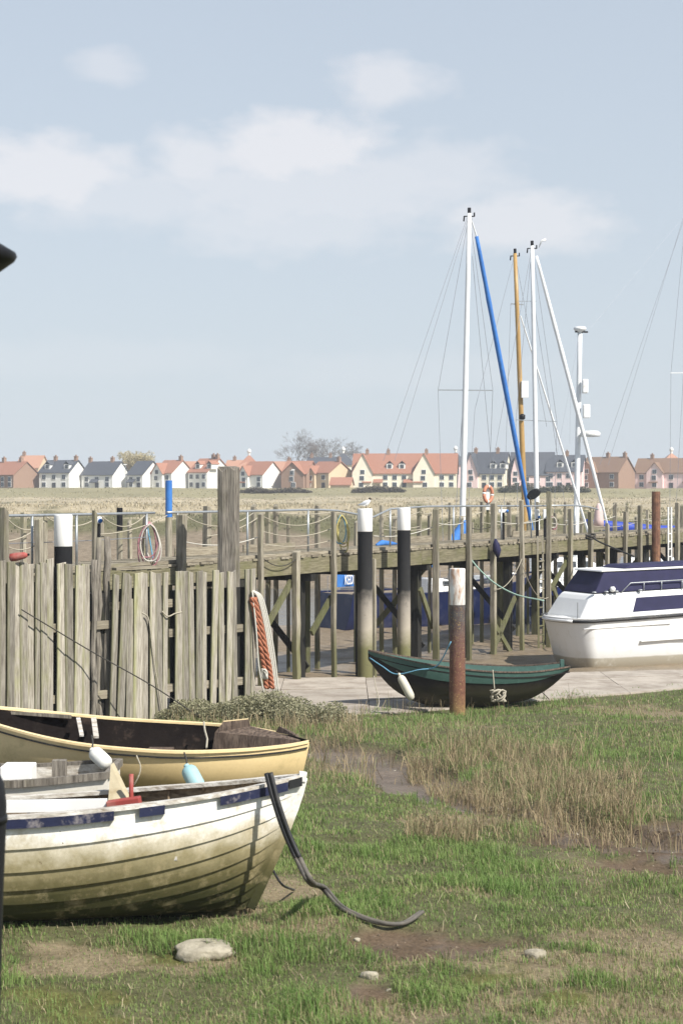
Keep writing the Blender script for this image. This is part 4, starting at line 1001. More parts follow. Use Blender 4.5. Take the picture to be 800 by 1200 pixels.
o = MB().tube(spline([P(315, 1008, 13.95), P(321, 1022, 13.9), P(331, 1037, 13.85), q + Vector((0, 0, .02))], 6), .010, 6).build('thin_hose', MAT['rubber'], M4=Matrix.Translation(q)); tag(o, 'thin dark hose trailing from under the bow into the grass', 'hose')

# ---- green boat on the hard
MAT['greenpaint'] = BYZ('green_sheer_paint', [(0, (.045, .10, .083)), (1.4, (.06, .125, .105))], amp=.1, scale=3, rough=.5, blotch=(.10, .20, .17), blotch_amt=.35, fine=.2, chip=(.30, .32, .28), chip_pos=.74)
MAT['tarhull'] = BYZ('tarred_hull', [(0, (.035, .030, .018)), (.35, (.06, .055, .03)), (.6, (.016, .014, .013)), (1.4, (.014, .013, .012))], amp=.16, scale=2, rough=.6, spec=.2, blotch=(.06, .045, .035), blotch_amt=.3)
gA = og(545, 829).z
MG, LG = frame_of((4.85, 37.0), (.57, 36.6), gA - .02)
HG = Hull(LG, [(0, .42), (.1, .55), (.4, .74), (.65, .70), (.85, .42), (.95, .17), (1, .03)],
          [(0, .90), (.15, .83), (.4, .84), (.6, .93), (.8, 1.06), (1, 1.25)], [(0, .76), (.06, .52), (.16, .24), (.3, .08), (.5, .0), (.68, .04), (.8, .22), (.9, .52), (1, 1.06)], full=.75, vee=.8, rake=0, tilt=0)
gbt = thing('green_boat', 'low tarred wooden boat with a green top strake, beached on the concrete', 'boat', m=MG)
shell(HG, nt=40, nv=8, v0=0, v1=.73).build('hull', MAT['tarhull'], gbt, xf=MG, smooth=True)
shell(HG, nt=40, nv=4, v0=.725, v1=1, out=.014).build('top_strake', MAT['greenpaint'], gbt, xf=MG, smooth=True)
shell(HG, nt=30, nv=8, v0=.05, out=-.02).build('inner_skin', MAT['greenpaint'], gbt, xf=MG, smooth=True)
transom(HG).build('transom', MAT['greenpaint'], gbt, xf=MG)
for sd_ in (-1, 1): rail(HG, sd_, .0, .998, .055, .028, .012, .006, 40).build('gunwale', MAT['oldply'], gbt, xf=MG)
for sd_ in (-1, 1): rail(HG, sd_, .0, .99, .025, .025, -.105, -.004, 40).build('rubbing_strake', MAT['tarhull'], gbt, xf=MG)
MB().box((.04, -.05, .7), (.12, .05, 1.02)).build('stern_post', MAT['greenpaint'], gbt, xf=MG)
for t in (.3, .55, .78):
    p = HG.pt(t, .82, 1); MB().box((p.x - .12, -p.y, p.z - .03), (p.x + .12, p.y, p.z)).build('thwart', MAT['greenpaint'], gbt, xf=MG)
fender('hanging_fender', 'dirty cream fender hung on the side of the green boat', P(468, 791, 35.15), P(483, 820, 35.12), .09, MAT['creamfender'], MAT['creamfender'], P(464, 786, 35.3))
def rope(name, label, pts, r_, mat, cat='rope', n=6, group=None):
    c = spline(pts, n) if len(pts) > 2 else pts
    o = MB().tube(c, r_, 6).build(name, MAT[mat], M4=Matrix.Translation(c[-1]), smooth=True); return tag(o, label, cat, group)
rope('bow_rope', 'blue-grey rope slung along the bow of the green boat', [P(433, 771, 36.0), P(448, 781, 35.5), P(464, 790, 35.2), P(490, 785, 35.0), P(512, 780, 34.95), P(528, 752, 34.6)], .013, 'bluerope')
rope('hanging_line', 'frayed line hanging from the bow of the green boat', [P(438, 792, 36.0), P(440, 805, 35.9), P(444, 822, 35.8), P(441, 832, 35.6)], .010, 'tanrope')
rope('hanging_line', 'short tan rope dangling over the stern quarter of the green boat', [P(577, 785, 35.5), P(578, 797, 35.45), P(579, 808, 35.4)], .012, 'tanrope')
p = P(583, 815, 35.2); mb = MB()
for i in range(5):
    c = [p + Vector((.14 * math.cos(a + i) + random.uniform(-.03, .03), .05 * math.sin(a * 2 + i) - .02 * i, .12 * math.sin(a))) for a in np.linspace(0, 6.28, 12)]
    mb.tube(c, .018, 6)
o = mb.build('rope_bundle', MAT['tanrope'], M4=Matrix.Translation(p), smooth=True); tag(o, 'pale tangled rope bundle hanging against the green boat', 'rope')

# ---- white motor cruiser on the mud
cn_ = P(679, 780, 47.7); CZ = -1.60
eT = Vector((-.40, .92, 0)).normalized(); eS = Vector((.92, .40, 0)).normalized()
MC = Matrix(((eS.x, eT.x, 0, cn_.x), (eS.y, eT.y, 0, cn_.y), (0, 0, 1, CZ), (0, 0, 0, 1)))
# local frame: x along the near side, y across to the far side, z up
MAT['gelcoat'] = BYZ('white_gelcoat', [(-.2, (.26, .22, .16)), (.10, (.33, .29, .22)), (.33, (.40, .37, .30)), (.37, (.70, .70, .68)), (.6, (.78, .78, .77)), (2.4, (.80, .80, .79))], amp=.03, scale=1.5, rough=.3, blotch=(.62, .60, .53), blotch_amt=.26, fine=.08, spec=.5)
MAT['deckwhite'] = M('deck_white', (.82, .82, .80), (.78, .78, .77), 4, .4, bmp=.03)
cr = thing('motor_cruiser', 'white motor cruiser with navy canvas cover, aground on the mud beside the jetty', 'boat', m=MC)
BW_ = 2.3; CL = 6.6
def sect(x, k):
    """hull section: near gunwale .. keel .. far gunwale at station x; k narrows towards the far end"""
    inset = .62 * (1 - min(1, max(0, x + .02) / .5)) ** 2.2
    b_ = BW_ / 2 * k - inset * .5; c_ = BW_ / 2; s_ = .07 * (x / CL) * 3
    return [(x, c_ - b_ * 1.03, 1.44 + s_), (x, c_ - b_ * 1.0, 1.25 + s_), (x, c_ - b_ * .955, .80 + s_ * .6), (x, c_ - b_ * .90, .36), (x, c_ - b_ * .80, .05), (x, c_ - .06, .02 + .5 * max(0, (x - 4.6) / 2) ** 2), (x, c_ + .06, .02 + .5 * max(0, (x - 4.6) / 2) ** 2),
            (x, c_ + b_ * .80, .05), (x, c_ + b_ * .90, .36), (x, c_ + b_ * .955, .80 + s_ * .6), (x, c_ + b_, 1.25 + s_), (x, c_ + b_ * 1.03, 1.44 + s_)]
st = [(-.02, .97), (.02, .98), (.07, .99), (.14, 1.0), (.24, 1.01), (.36, 1.02), (.5, 1.02), (.9, 1.02), (1.5, 1.02), (3, 1.0), (4.2, .92), (5.2, .72), (6.0, .42), (6.6, .06)]
rows = [[(x + .34 * (1 - z / 1.44) * max(0, 1 - x / 1.2), y, z) for x, y, z in sect(*a)] for a in st]
# bulging end panel: transom drawn out towards the middle
end = []
for (x, y, z) in rows[0]:
    u_ = (y - BW_ / 2) / (BW_ / 2); end.append((x - .30 * (1 - abs(u_) ** 2.2) - .05 * z / 1.4, y, z))
mb = MB().grid(rows)
cen = [(e[0], BW_ / 2 + (e[1] - BW_ / 2) * f, e[2]) for e in rows[0] for f in (1,)]
mbt = MB(); n_ = 9
pairs = [(rows[0][i], rows[0][-1 - i]) for i in range(6)]
tr = []
for a, b_ in pairs:
    line = []
    for j in range(n_ + 1):
        f = j / n_; y = a[1] + (b_[1] - a[1]) * f; u_ = (f - .5) * 2
        line.append((a[0] - .22 * (1 - abs(u_) ** 2.2) * (.55 + .45 * a[2] / 1.44), y, a[2] - (.0 if a[2] > .4 else .0)))
    tr.append(line)
h_ = mb.build('hull', MAT['gelcoat'], cr, xf=MC, smooth=True); mdf = h_.modifiers.new('edges', 'EDGE_SPLIT'); mdf.split_angle = R(28)
t_ = MB().grid(tr).build('end_panel', MAT['gelcoat'], cr, xf=MC, smooth=True); mdf = t_.modifiers.new('edges', 'EDGE_SPLIT'); mdf.split_angle = R(28)
edge = [Vector(p) for p in reversed(tr[0])] if False else None
sheer = [Vector(r_[0]) for r_ in reversed(rows)] + [Vector(p) for p in tr[0]] + [Vector(r_[-1]) for r_ in rows]
MB().tube([p + Vector((0, 0, -.05)) for p in sheer], .045, 8).build('rubbing_strake', MAT['rubber'], cr, xf=MC, smooth=True)
MB().tube([p + Vector((-.012, 0, -.04)) for p in map(Vector, tr[0])], .047, 8).build('end_rail', MAT['mastwhite'], cr, xf=MC, smooth=True)
# knuckle and spray rail moulded along the side
MB().tube([Vector((x, .0 - .012, 1.19 + .03 * x)) for x in np.linspace(.12, 3, 8)], .022, 6).build('hull_moulding', MAT['gelcoat'], cr, xf=MC, smooth=True)
MB().bar((2.0, .0, .80), (4.4, .06, .86), .09, .035).build('spray_rail', MAT['gelcoat'], cr, xf=MC)
# deck
dk = MB().grid([[(r_[0][0], r_[0][1] + .01, r_[0][2] - .005), (r_[0][0], BW_ / 2, r_[0][2] + .05), (r_[-1][0], r_[-1][1] - .01, r_[-1][2] - .005)] for r_ in rows])
dk.grid([[(p[0], p[1], p[2] - .004) for p in tr[0]], [(rows[0][0][0], p[1], 1.44 + .045 * (1 - abs((p[1] - BW_ / 2) / (BW_ / 2)) ** 2)) for p in tr[0]]])
dk.build('deck', MAT['deckwhite'], cr, xf=MC)
# toe rail
MB().tube([p + Vector((0, .0, .03)) for p in sheer], .025, 6).build('toe_rail', MAT['deckwhite'], cr, xf=MC, smooth=True)
def prism_y(poly, y0, y1, top_in=0.0):
    """poly (x,z) swept across the beam, leaning inward with height"""
    mb = MB(); n = len(poly); z0 = min(z for _, z in poly); z1 = max(z for _, z in poly)
    A = [(x, y0 + top_in * (z - z0) / (z1 - z0), z) for x, z in poly]; B_ = [(x, y1 - top_in * (z - z0) / (z1 - z0), z) for x, z in poly]
    return mb.add(A + B_, [tuple(range(n)), tuple(reversed(range(n, 2 * n)))] + [((i + 1) % n, i, n + i, n + (i + 1) % n) for i in range(n)])
o = prism_y([(.12, 1.45), (.46, 1.98), (.62, 2.15), (5.0, 2.28), (5.6, 1.7), (5.7, 1.55)], .16, BW_ - .16, .14).build('cabin_side', MAT['deckwhite'], cr, xf=MC); bevel(o, .10, 4)
o = prism_y([(.66, 2.165), (1.05, 2.76), (4.9, 2.84), (5.0, 2.285)], .29, BW_ - .29, .16).build('canvas_cover', MAT['navycloth'], cr, xf=MC); bevel(o, .03, 2)
o = prism_y([(.95, 2.765), (.98, 2.815), (4.95, 2.90), (4.95, 2.845)], .40, BW_ - .40, 0).build('roof_edge', MAT['deckwhite'], cr, xf=MC); bevel(o, .015, 2)
o = prism_y([(1.8, 2.84), (2.0, 2.93), (4.7, 3.0), (4.9, 2.905)], .52, BW_ - .52, .1).build('roof_cover', MAT['navycloth'], cr, xf=MC); bevel(o, .03, 2)
# covered window in the side
def side_pt(x, z): return Vector((x, .155 + .14 * (z - 1.45) / .75 - .012, z))
MB().prism([side_pt(1.86, 1.62), side_pt(2.02, 2.02), side_pt(4.6, 2.10), side_pt(4.8, 1.72)], (0, .02, 0)).build('window', MAT['navycloth'], cr, xf=MC)
# grab rail and fittings
g0 = [(1.55, .30, 2.18), (1.85, .28, 2.44), (4.5, .28, 2.52), (4.7, .3, 2.22)]
rl = MB().tube(g0, .016, 6)
for x in (2.3, 2.9, 3.6): rl.tube([(x, .29, 2.2), (x, .28, 2.455 + (x - 1.85) * .03)], .013, 6)
rl.build('grab_rail', MAT['galv'], cr, xf=MC, smooth=True)
for x in (.62, 1.02, 1.35, 2.15):
    MB().lathe([(.02, 0), (.07, .005), (.07, .03), (.02, .045)], 10, Matrix.Translation((x, .25, 2.17 + .02 * x))).build('deck_fitting', MAT['galv'], cr, xf=MC, smooth=True)
MB().lathe([(.03, 0), (.075, .03), (.085, .10), (.05, .15)], 10, Matrix.Translation((1.22, .24, 2.2))).build('searchlight', MAT['white'], cr, xf=MC, smooth=True)
for y_ in (.2, 2.1): MB().tube([(.05, y_, 1.5), (.05, y_, 1.93)], .016, 6).build('stanchion', MAT['galv'], cr, xf=MC)
MB().tube([(-.12, 1.9, 1.5), (-.1, 1.6, 1.54), (.0, 1.9, 1.52)], .02, 6).build('mooring_cleat', MAT['galv'], cr, xf=MC)
# ------------------------------------------------------------------ boats beyond the jetty
WL = -1.95
MAT['teak'] = M('weathered_teak', (.26, .21, .15), (.19, .15, .11), 4, .8, bmp=.1)
def yacht(name, label, stern, bow, beam, free, hullmat, cabin_h=.55, cat='yacht', cabin=(.22, .72), rim='deckwhite', deckm='deckwhite'):
    M4, L = frame_of(stern, bow, WL)
    H = Hull(L, [(0, beam * .36), (.2, beam * .46), (.5, beam * .5), (.75, beam * .38), (.92, beam * .14), (1, .03)],
             [(0, free * .92), (.4, free * .88), (.75, free), (1, free * 1.22)], [(0, -.05), (.15, -.45), (.5, -.6), (.8, -.45), (1, .02)], full=.5, vee=1.0, rake=L * .07, rake_s=-L * .02)
    o = thing(name, label, cat, m=M4)
    shell(H, nt=30, nv=8).build('hull', hullmat, o, xf=M4, smooth=True)
    transom(H).build('transom', hullmat, o, xf=M4)
    MB().grid([[H.pt(i / 24, 1, s_) + Vector((0, 0, -.02)) for s_ in (-1, -.4, .4, 1)] for i in range(25)]).build('deck', MAT[deckm], o, xf=M4)
    for sd_ in (1, -1): rail(H, sd_, 0, .995, .05, .06, .02, .0, 24).build('toe_rail', MAT[rim], o, xf=M4)
    z = free * .88; a, b_ = cabin
    poly = [(L * a, z - .05), (L * a + .05, z + cabin_h), (L * (b_ - .18), z + cabin_h * .92), (L * b_, z + .02)]
    c = MB(); w = beam * .3
    A = [(x, -w * (1 - .15 * (zz > z + .1)), zz) for x, zz in poly]; B_ = [(x, w * (1 - .15 * (zz > z + .1)), zz) for x, zz in poly]
    c.add(A + B_, [(0, 1, 2, 3), (7, 6, 5, 4), (1, 0, 4, 5), (2, 1, 5, 6), (3, 2, 6, 7)])
    cb = c.build('cabin', MAT['white'], o, xf=M4); bevel(cb, .05, 2)
    for k in range(3):
        x = L * (a + .07 + k * .1)
        for sd_ in (1, -1): MB().box((x, sd_ * w * .93 - .03, z + cabin_h * .42), (x + L * .06, sd_ * w * .93 + .03, z + cabin_h * .74)).build('cabin_window', MAT['glass'], o, xf=M4)
    for k in range(9):                            # guard rails
        t = .05 + .11 * k
        for sd_ in (1, -1):
            p = H.pt(min(t, .97), 1, sd_, -.04); MB().tube([p, p + Vector((0, 0, .6))], .012, 5).build('stanchion', MAT['wire'], o, xf=M4)
    for sd_ in (1, -1):
        for hh in (.32, .6): MB().tube([H.pt(t, 1, sd_, -.04) + Vector((0, 0, hh)) for t in np.linspace(.05, .97, 12)], .006, 4).build('guard_wire', MAT['wire'], o, xf=M4)
    return o, M4, L, H
def mast(o, bot, top, r0, r1, mat, name='mast'):
    bot = Vector(bot); top = Vector(top)
    return MB().tube([bot.lerp(top, i / 6) for i in range(7)], [r0 + (r1 - r0) * (i / 6) ** 2 for i in range(7)], 10).build(name, mat, o, smooth=True)
def wires(o, segs, r_=.012):
    for a, b_ in segs: MB().tube([a, b_], r_, 4).build('stay', MAT['wire'], o)
def masthead(o, p):
    MB().bar(p + Vector((-.22, 0, -.12)), p + Vector((.22, 0, -.12)), .05, .04).tube([p, p + Vector((0, 0, .22))], .07, 8).tube([p + Vector((-.2, 0, -.12)), p + Vector((-.22, 0, -.32))], .03, 6).tube([p + Vector((.2, 0, -.12)), p + Vector((.2, 0, .03))], .03, 6).build('masthead_fitting', MAT['black'], o)
def roll(o, a, b_, r0, r1, mat, name='furled_sail'):
    a = Vector(a); b_ = Vector(b_); n = 20
    rr = [(r0 + (r1 - r0) * math.sin(math.pi * min(1, (i / n) * .9 + .1)) ** .6) * random.uniform(.92, 1.08) for i in range(n + 1)]
    return MB().tube([a.lerp(b_, i / n) for i in range(n + 1)], rr, 8).build(name, mat, o, smooth=True)

# A: blue yacht with the blue furled headsail
A, MA, LA, HA = yacht('sailing_yacht', 'blue-hulled yacht with a tall white mast and blue furled headsail', (-.25, 64.2), (8.3, 71.2), 3.0, 1.72, MAT['bluehull'], cabin=(.36, .62), rim='bluehull', deckm='teak')
tA = P(549.5, 250, 68); bA = P(541, 632, 68); dA = (tA - bA).normalized(); fA = bA - dA * ((bA.z - (WL + 1.1)) / dA.z)
mast(A, fA, tA, .125, .085, MAT['mastwhite']); masthead(A, tA)
MB().bar(P(513, 457, 68), P(577, 457.5, 68), .05, .04).build('spreader', MAT['galv'], A)
s0 = P(558, 277, 68.4); s1 = P(627, 640, 71)
MB().tube([tA, s0], .03, 6).build('forestay_top', MAT['mastwhite'], A)
roll(A, s0, s1, .035, .105, MAT['bluecloth'])
wires(A, [(tA + Vector((-.1, 0, -.2)), P(449, 540, 66)), (tA + Vector((-.05, 0, -.2)), P(462, 540, 66)), (tA, P(513, 457, 68)), (P(513, 457, 68), P(519, 640, 67.5)), (tA, P(577, 457, 68)), (P(577, 457, 68), P(570, 640, 69)), (P(547, 400, 68), P(531, 640, 68)), (P(553, 300, 68), P(575, 540, 69))])
# blue sail bag at the gooseneck and boom
q0 = P(541, 612, 68); q1 = P(527, 640, 67.3)
MB().tube([P(544, 610, 68), P(540, 622, 67.9), P(529, 638, 67.4), P(500, 664, 66.3), P(470, 668, 65.4)], [.1, .24, .22, .16, .12], 10).build('boom_bag', MAT['bluecloth'], A, smooth=True)
# name cloth on the guard rail at the stern
pc = P(395, 672, 62.6); pd = P(421, 671, 64.0)
dirc = (pd - pc).normalized(); upc = Vector((0, 0, 1)); nc = dirc.cross(upc).normalized()
h1 = 16 * 63 / FPX
cl = MB().add([pc, pd, pd - upc * h1, pc - upc * h1, pc - nc * .02, pd - nc * .02, pd - upc * h1 - nc * .02, pc - upc * h1 - nc * .02], [(0, 3, 2, 1), (4, 5, 6, 7), (0, 1, 5, 4), (1, 2, 6, 5), (2, 3, 7, 6), (3, 0, 4, 7)]).build('name_cloth', MAT['bluecloth'], A)
fc = bpy.data.curves.new('lettering', 'FONT'); fc.body = 'KEDI'; fc.size = .46; fc.extrude = .006; fc.offset = .003; fc.space_character = .95
ft0 = bpy.data.objects.new('lettering_curve', fc); COL.objects.link(ft0)
lm = bpy.data.meshes.new_from_object(ft0); bpy.data.objects.remove(ft0); lm.name = 'lettering'; lm.materials.clear(); lm.materials.append(MAT['white'])
rot = Matrix(((dirc.x, upc.x, nc.x, 0), (dirc.y, upc.y, nc.y, 0), (dirc.z, upc.z, nc.z, 0), (0, 0, 0, 1)))
place('lettering', lm, cl, Matrix.Translation(P(403.2, 685, 62.9) + nc * .02 * (1 if nc.y < 0 else -1)) @ rot @ Matrix.Diagonal((.74, 1.1, 1, 1)))
MB().tube([P(398, 690, 63.6), P(440, 690, 65)], .05, 6).build('push_rail', MAT['white'], A)

# B: white mast, white furled headsail
B, MBB, LB, HB = yacht('sailing_yacht', 'dark blue yacht with a white mast and a long white furled headsail', (6.0, 74.2), (12.0, 78.3), 2.6, 1.15, MAT['bluehull'])
tB = P(623, 288, 76); bB = P(628, 560, 76); dB = (tB - bB).normalized(); fB = bB - dB * ((bB.z - (WL + 1.0)) / dB.z)
mast(B, fB, tB, .115, .085, MAT['mastwhite']); masthead(B, tB)
roll(B, P(628, 300, 76), P(713, 622, 77.8), .035, .10, MAT['mastwhite'])
MB().bar(P(604, 492, 76), P(652, 494, 76), .04, .03).bar(P(606, 353, 76), P(628, 353, 76), .03, .025).build('spreader', MAT['galv'], B)
MB().tube([P(631, 290, 76), P(634, 282, 76), P(639, 281, 76)], [.02, .04, .07], 6).build('wind_vane', MAT['white'], B, smooth=True)
wires(B, [(tB, P(604, 492, 76)), (P(604, 492, 76), P(607, 640, 75.5)), (tB, P(652, 494, 76)), (P(652, 494, 76), P(648, 640, 76.5)), (tB, P(563, 620, 74.5)), (P(625, 353, 76), P(669, 640, 77))])

# C: wooden mast
Cc, MCc, LC, HC = yacht('sailing_yacht', 'old white-hulled yacht with a varnished wooden mast', (5.2, 78.5), (11.0, 82.8), 2.5, 1.1, MAT['white'])
tC = P(603, 297, 80); bC = P(613.5, 575, 80); dC = (tC - bC).normalized(); fC = bC - dC * ((bC.z - (WL + 1.0)) / dC.z)
mast(Cc, fC, tC, .135, .09, MAT['spar']); masthead(Cc, tC)
MB().tube([P(609.5, 370, 80), P(661, 535, 82), P(690, 628, 83)], [.03, .055, .06], 6).build('furled_sail', MAT['mastwhite'], Cc)
MB().box((-.16, -.12, 0), (.16, .12, .78)).build('radar_reflector', MAT['white'], Cc, xf=Matrix.Translation(P(614.5, 466, 79.8)))
MB().lathe([(.05, 0), (.14, .05), (.14, .22), (.05, .28)], 8).build('mast_light', MAT['black'], Cc, xf=Matrix.Translation(P(611.5, 492, 79.8)), smooth=True)
MB().bar(P(598, 356, 80), P(613, 357, 80), .05, .05).build('spreader', MAT['galv'], Cc)
wires(Cc, [(tC, P(556, 480, 79)), (P(556, 480, 79), P(548, 600, 79)), (tC, P(640, 500, 81)), (P(598, 356, 80), P(590, 600, 79.5))])

# D: motor sailer with the radar mast
Dd, MD, LD, HD = yacht('motor_sailer', 'white motor sailer with a short mast carrying a radar and white boxes', (8.2, 85.4), (15.5, 89.2), 2.8, 1.4, MAT['white'], .9, 'motor boat')
tD = P(679, 388, 87); bD = P(675, 600, 87); dD = (tD - bD).normalized(); fD = bD - dD * ((bD.z - (WL + 1.2)) / dD.z)
mast(Dd, fD, tD, .15, .12, MAT['mastwhite'])
MB().lathe([(.12, -.12), (.22, -.05), (.30, 0), (.33, .09), (.28, .16), (.1, .19)], 14).build('radar_dome', MAT['white'], Dd, xf=Matrix.Translation(tD + Vector((0, 0, .05))), smooth=True)
MB().bar(tD + Vector((-.25, 0, -.03)), tD + Vector((.4, 0, -.05)), .2, .07).build('radar_bracket', MAT['black'], Dd)
for px, row, w, h in ((685, 461, .30, .72), (686.5, 490, .36, .70)):
    o = MB().box((-w / 2, -.15, 0), (w / 2, .15, h)).build('instrument_box', MAT['white'], Dd, xf=Matrix.Translation(P(px, row, 86.7))); bevel(o, .06, 2)
o = MB().lathe([(.25, 0), (.5, .02), (.52, .2), (.4, .3)], 14).build('radar_scanner', MAT['white'], Dd, xf=Matrix.Translation(P(691, 512, 86.6)), smooth=True)
wires(Dd, [(tD, P(640, 600, 86)), (tD + Vector((.4, 0, 0)), P(810, 243, 92)), (P(668, 460, 87), P(667, 520, 87))], .004)
# E: yacht at the right edge, only its boom cover and rigging in view
E, ME, LE, HE = yacht('sailing_yacht', 'yacht by the picture edge with a long bright blue boom cover', (12.8, 92.6), (24.5, 94.2), 3.2, 1.5, MAT['bluehull'])
mast(E, P(815, 670, 93), P(815, 205, 93), .13, .09, MAT['mastwhite'])
MB().tube([P(686, 612, 91.5), P(700, 615, 91.6), P(730, 618, 91.9), P(770, 622, 92.4), P(815, 622, 93)], [.18, .26, .3, .3, .26], 10).build('boom_cover', MAT['bluetarp'], E, smooth=True)
MB().bar(P(785, 437, 93), P(840, 437, 93), .06, .05).build('spreader', MAT['mastwhite'], E)
wires(E, [(P(804, 248, 93), P(702, 545, 91.5)), (P(802, 248, 93), P(712, 545, 91.5)), (P(803, 250, 93), P(785.5, 437, 93)), (P(785.5, 437, 93), P(784, 620, 93)), (P(800, 440, 93), P(790, 620, 93))])
# low blue-covered launch glimpsed under the jetty
Ff, MF, LF, HF = yacht('covered_launch', 'launch under bright blue tarpaulin seen between the piles beside the ladder', (8.0, 67.0), (11.2, 71.4), 2.0, .95, MAT['bluehull'], .4, 'launch', cabin=(.3, .6))
MB().grid([[HF.pt(i / 12, 1, s_, .04) + Vector((0, 0, .04 + .75 * (1 - abs(s_)))) for s_ in (-1, -.5, 0, .5, 1)] for i in range(13)]).build('tarpaulin', MAT['bluetarp'], Ff, xf=MF)

# ------------------------------------------------------------------ houses beyond the sea wall
WALLS = {'white': M('render_white', (.78, .77, .73), (.70, .69, .65), 1.2, .85, bmp=.03), 'cream': M('render_cream', (.82, .76, .61), (.75, .69, .55), 1.2, .85, bmp=.03), 'pink': M('render_pink', (.80, .61, .59), (.74, .56, .545), 1.2, .85, bmp=.03),
         'brick': M('red_brick', (.33, .215, .155), (.25, .16, .11), 3, .9, (1, 1, 3), .1), 'buff': M('buff_brick', (.62, .50, .34), (.53, .42, .28), 3, .9, (1, 1, 3), .1)}
ROOFS = {'slate': M('slate_roof', (.085, .09, .105), (.06, .065, .075), 2.5, .6, (1, 3, 3), .1), 'red': M('red_tile_roof', (.36, .175, .115), (.27, .125, .08), 2.5, .85, (1, 3, 3), .2, var=.06), 'orange': M('orange_pantile_roof', (.46, .26, .175), (.38, .20, .13), 2.5, .85, (1, 3, 3), .2), 'brown': M('brown_tile_roof', (.25, .155, .105), (.17, .105, .07), 2.5, .85, (1, 3, 3), .2, dirt=(.24, .19, .06), dirt_amt=.2)}
FRAME = M('window_frame_white', (.78, .78, .77), (.74, .74, .73), 2, .5, bmp=0)
DOORM = M('dark_door', (.05, .05, .055), (.04, .04, .045), 2, .5, bmp=0)
def shared(name, mb, mat):
    o = mb.build(name, mat); me = o.data; bpy.data.objects.remove(o); return me
WIN = shared('window', MB().box((-.6, -.05, -.65), (.6, .06, .65)), FRAME); PANE = shared('pane', MB().box((-.25, -.09, -.53), (.25, .0, .53)), MAT['glass'])
def put_window(root, M4, x, z, y=0, rot=0, sc=1.0):
    W4 = M4 @ Matrix.Translation((x, y, z)) @ Matrix.Rotation(rot, 4, 'Z') @ Matrix.Scale(sc, 4)
    w = place('window', WIN, root, W4)
    for d in (-.275, .275): place('pane', PANE, w, W4 @ Matrix.Translation((d, 0, 0)))
def gable_roof(mb, x0, x1, y0, y1, ze, zr, oh=.3, t=.16, axis='x'):
    """two pitched slabs; ridge along axis"""
    if axis == 'x':
        ym = (y0 + y1) / 2; s_ = (zr - ze) / (ym - y0)
        for ya in (y0 - oh, y1 + oh):
            ze2 = ze - s_ * oh
            mb.add([(x0 - oh, ya, ze2), (x1 + oh, ya, ze2), (x1 + oh, ym, zr), (x0 - oh, ym, zr), (x0 - oh, ya, ze2 + t), (x1 + oh, ya, ze2 + t), (x1 + oh, ym, zr + t), (x0 - oh, ym, zr + t)],
                   [(3, 2, 1, 0), (4, 5, 6, 7), (0, 1, 5, 4), (1, 2, 6, 5), (2, 3, 7, 6), (3, 0, 4, 7)])
    else:
        xm = (x0 + x1) / 2; s_ = (zr - ze) / (xm - x0)
        for xa in (x0 - oh, x1 + oh):
            ze2 = ze - s_ * oh
            mb.add([(xa, y0 - oh, ze2), (xa, y1, ze2), (xm, y1, zr), (xm, y0 - oh, zr), (xa, y0 - oh, ze2 + t), (xa, y1, ze2 + t), (xm, y1, zr + t), (xm, y0 - oh, zr + t)],
                   [(3, 2, 1, 0), (4, 5, 6, 7), (0, 1, 5, 4), (1, 2, 6, 5), (2, 3, 7, 6), (3, 0, 4, 7)])
    return mb
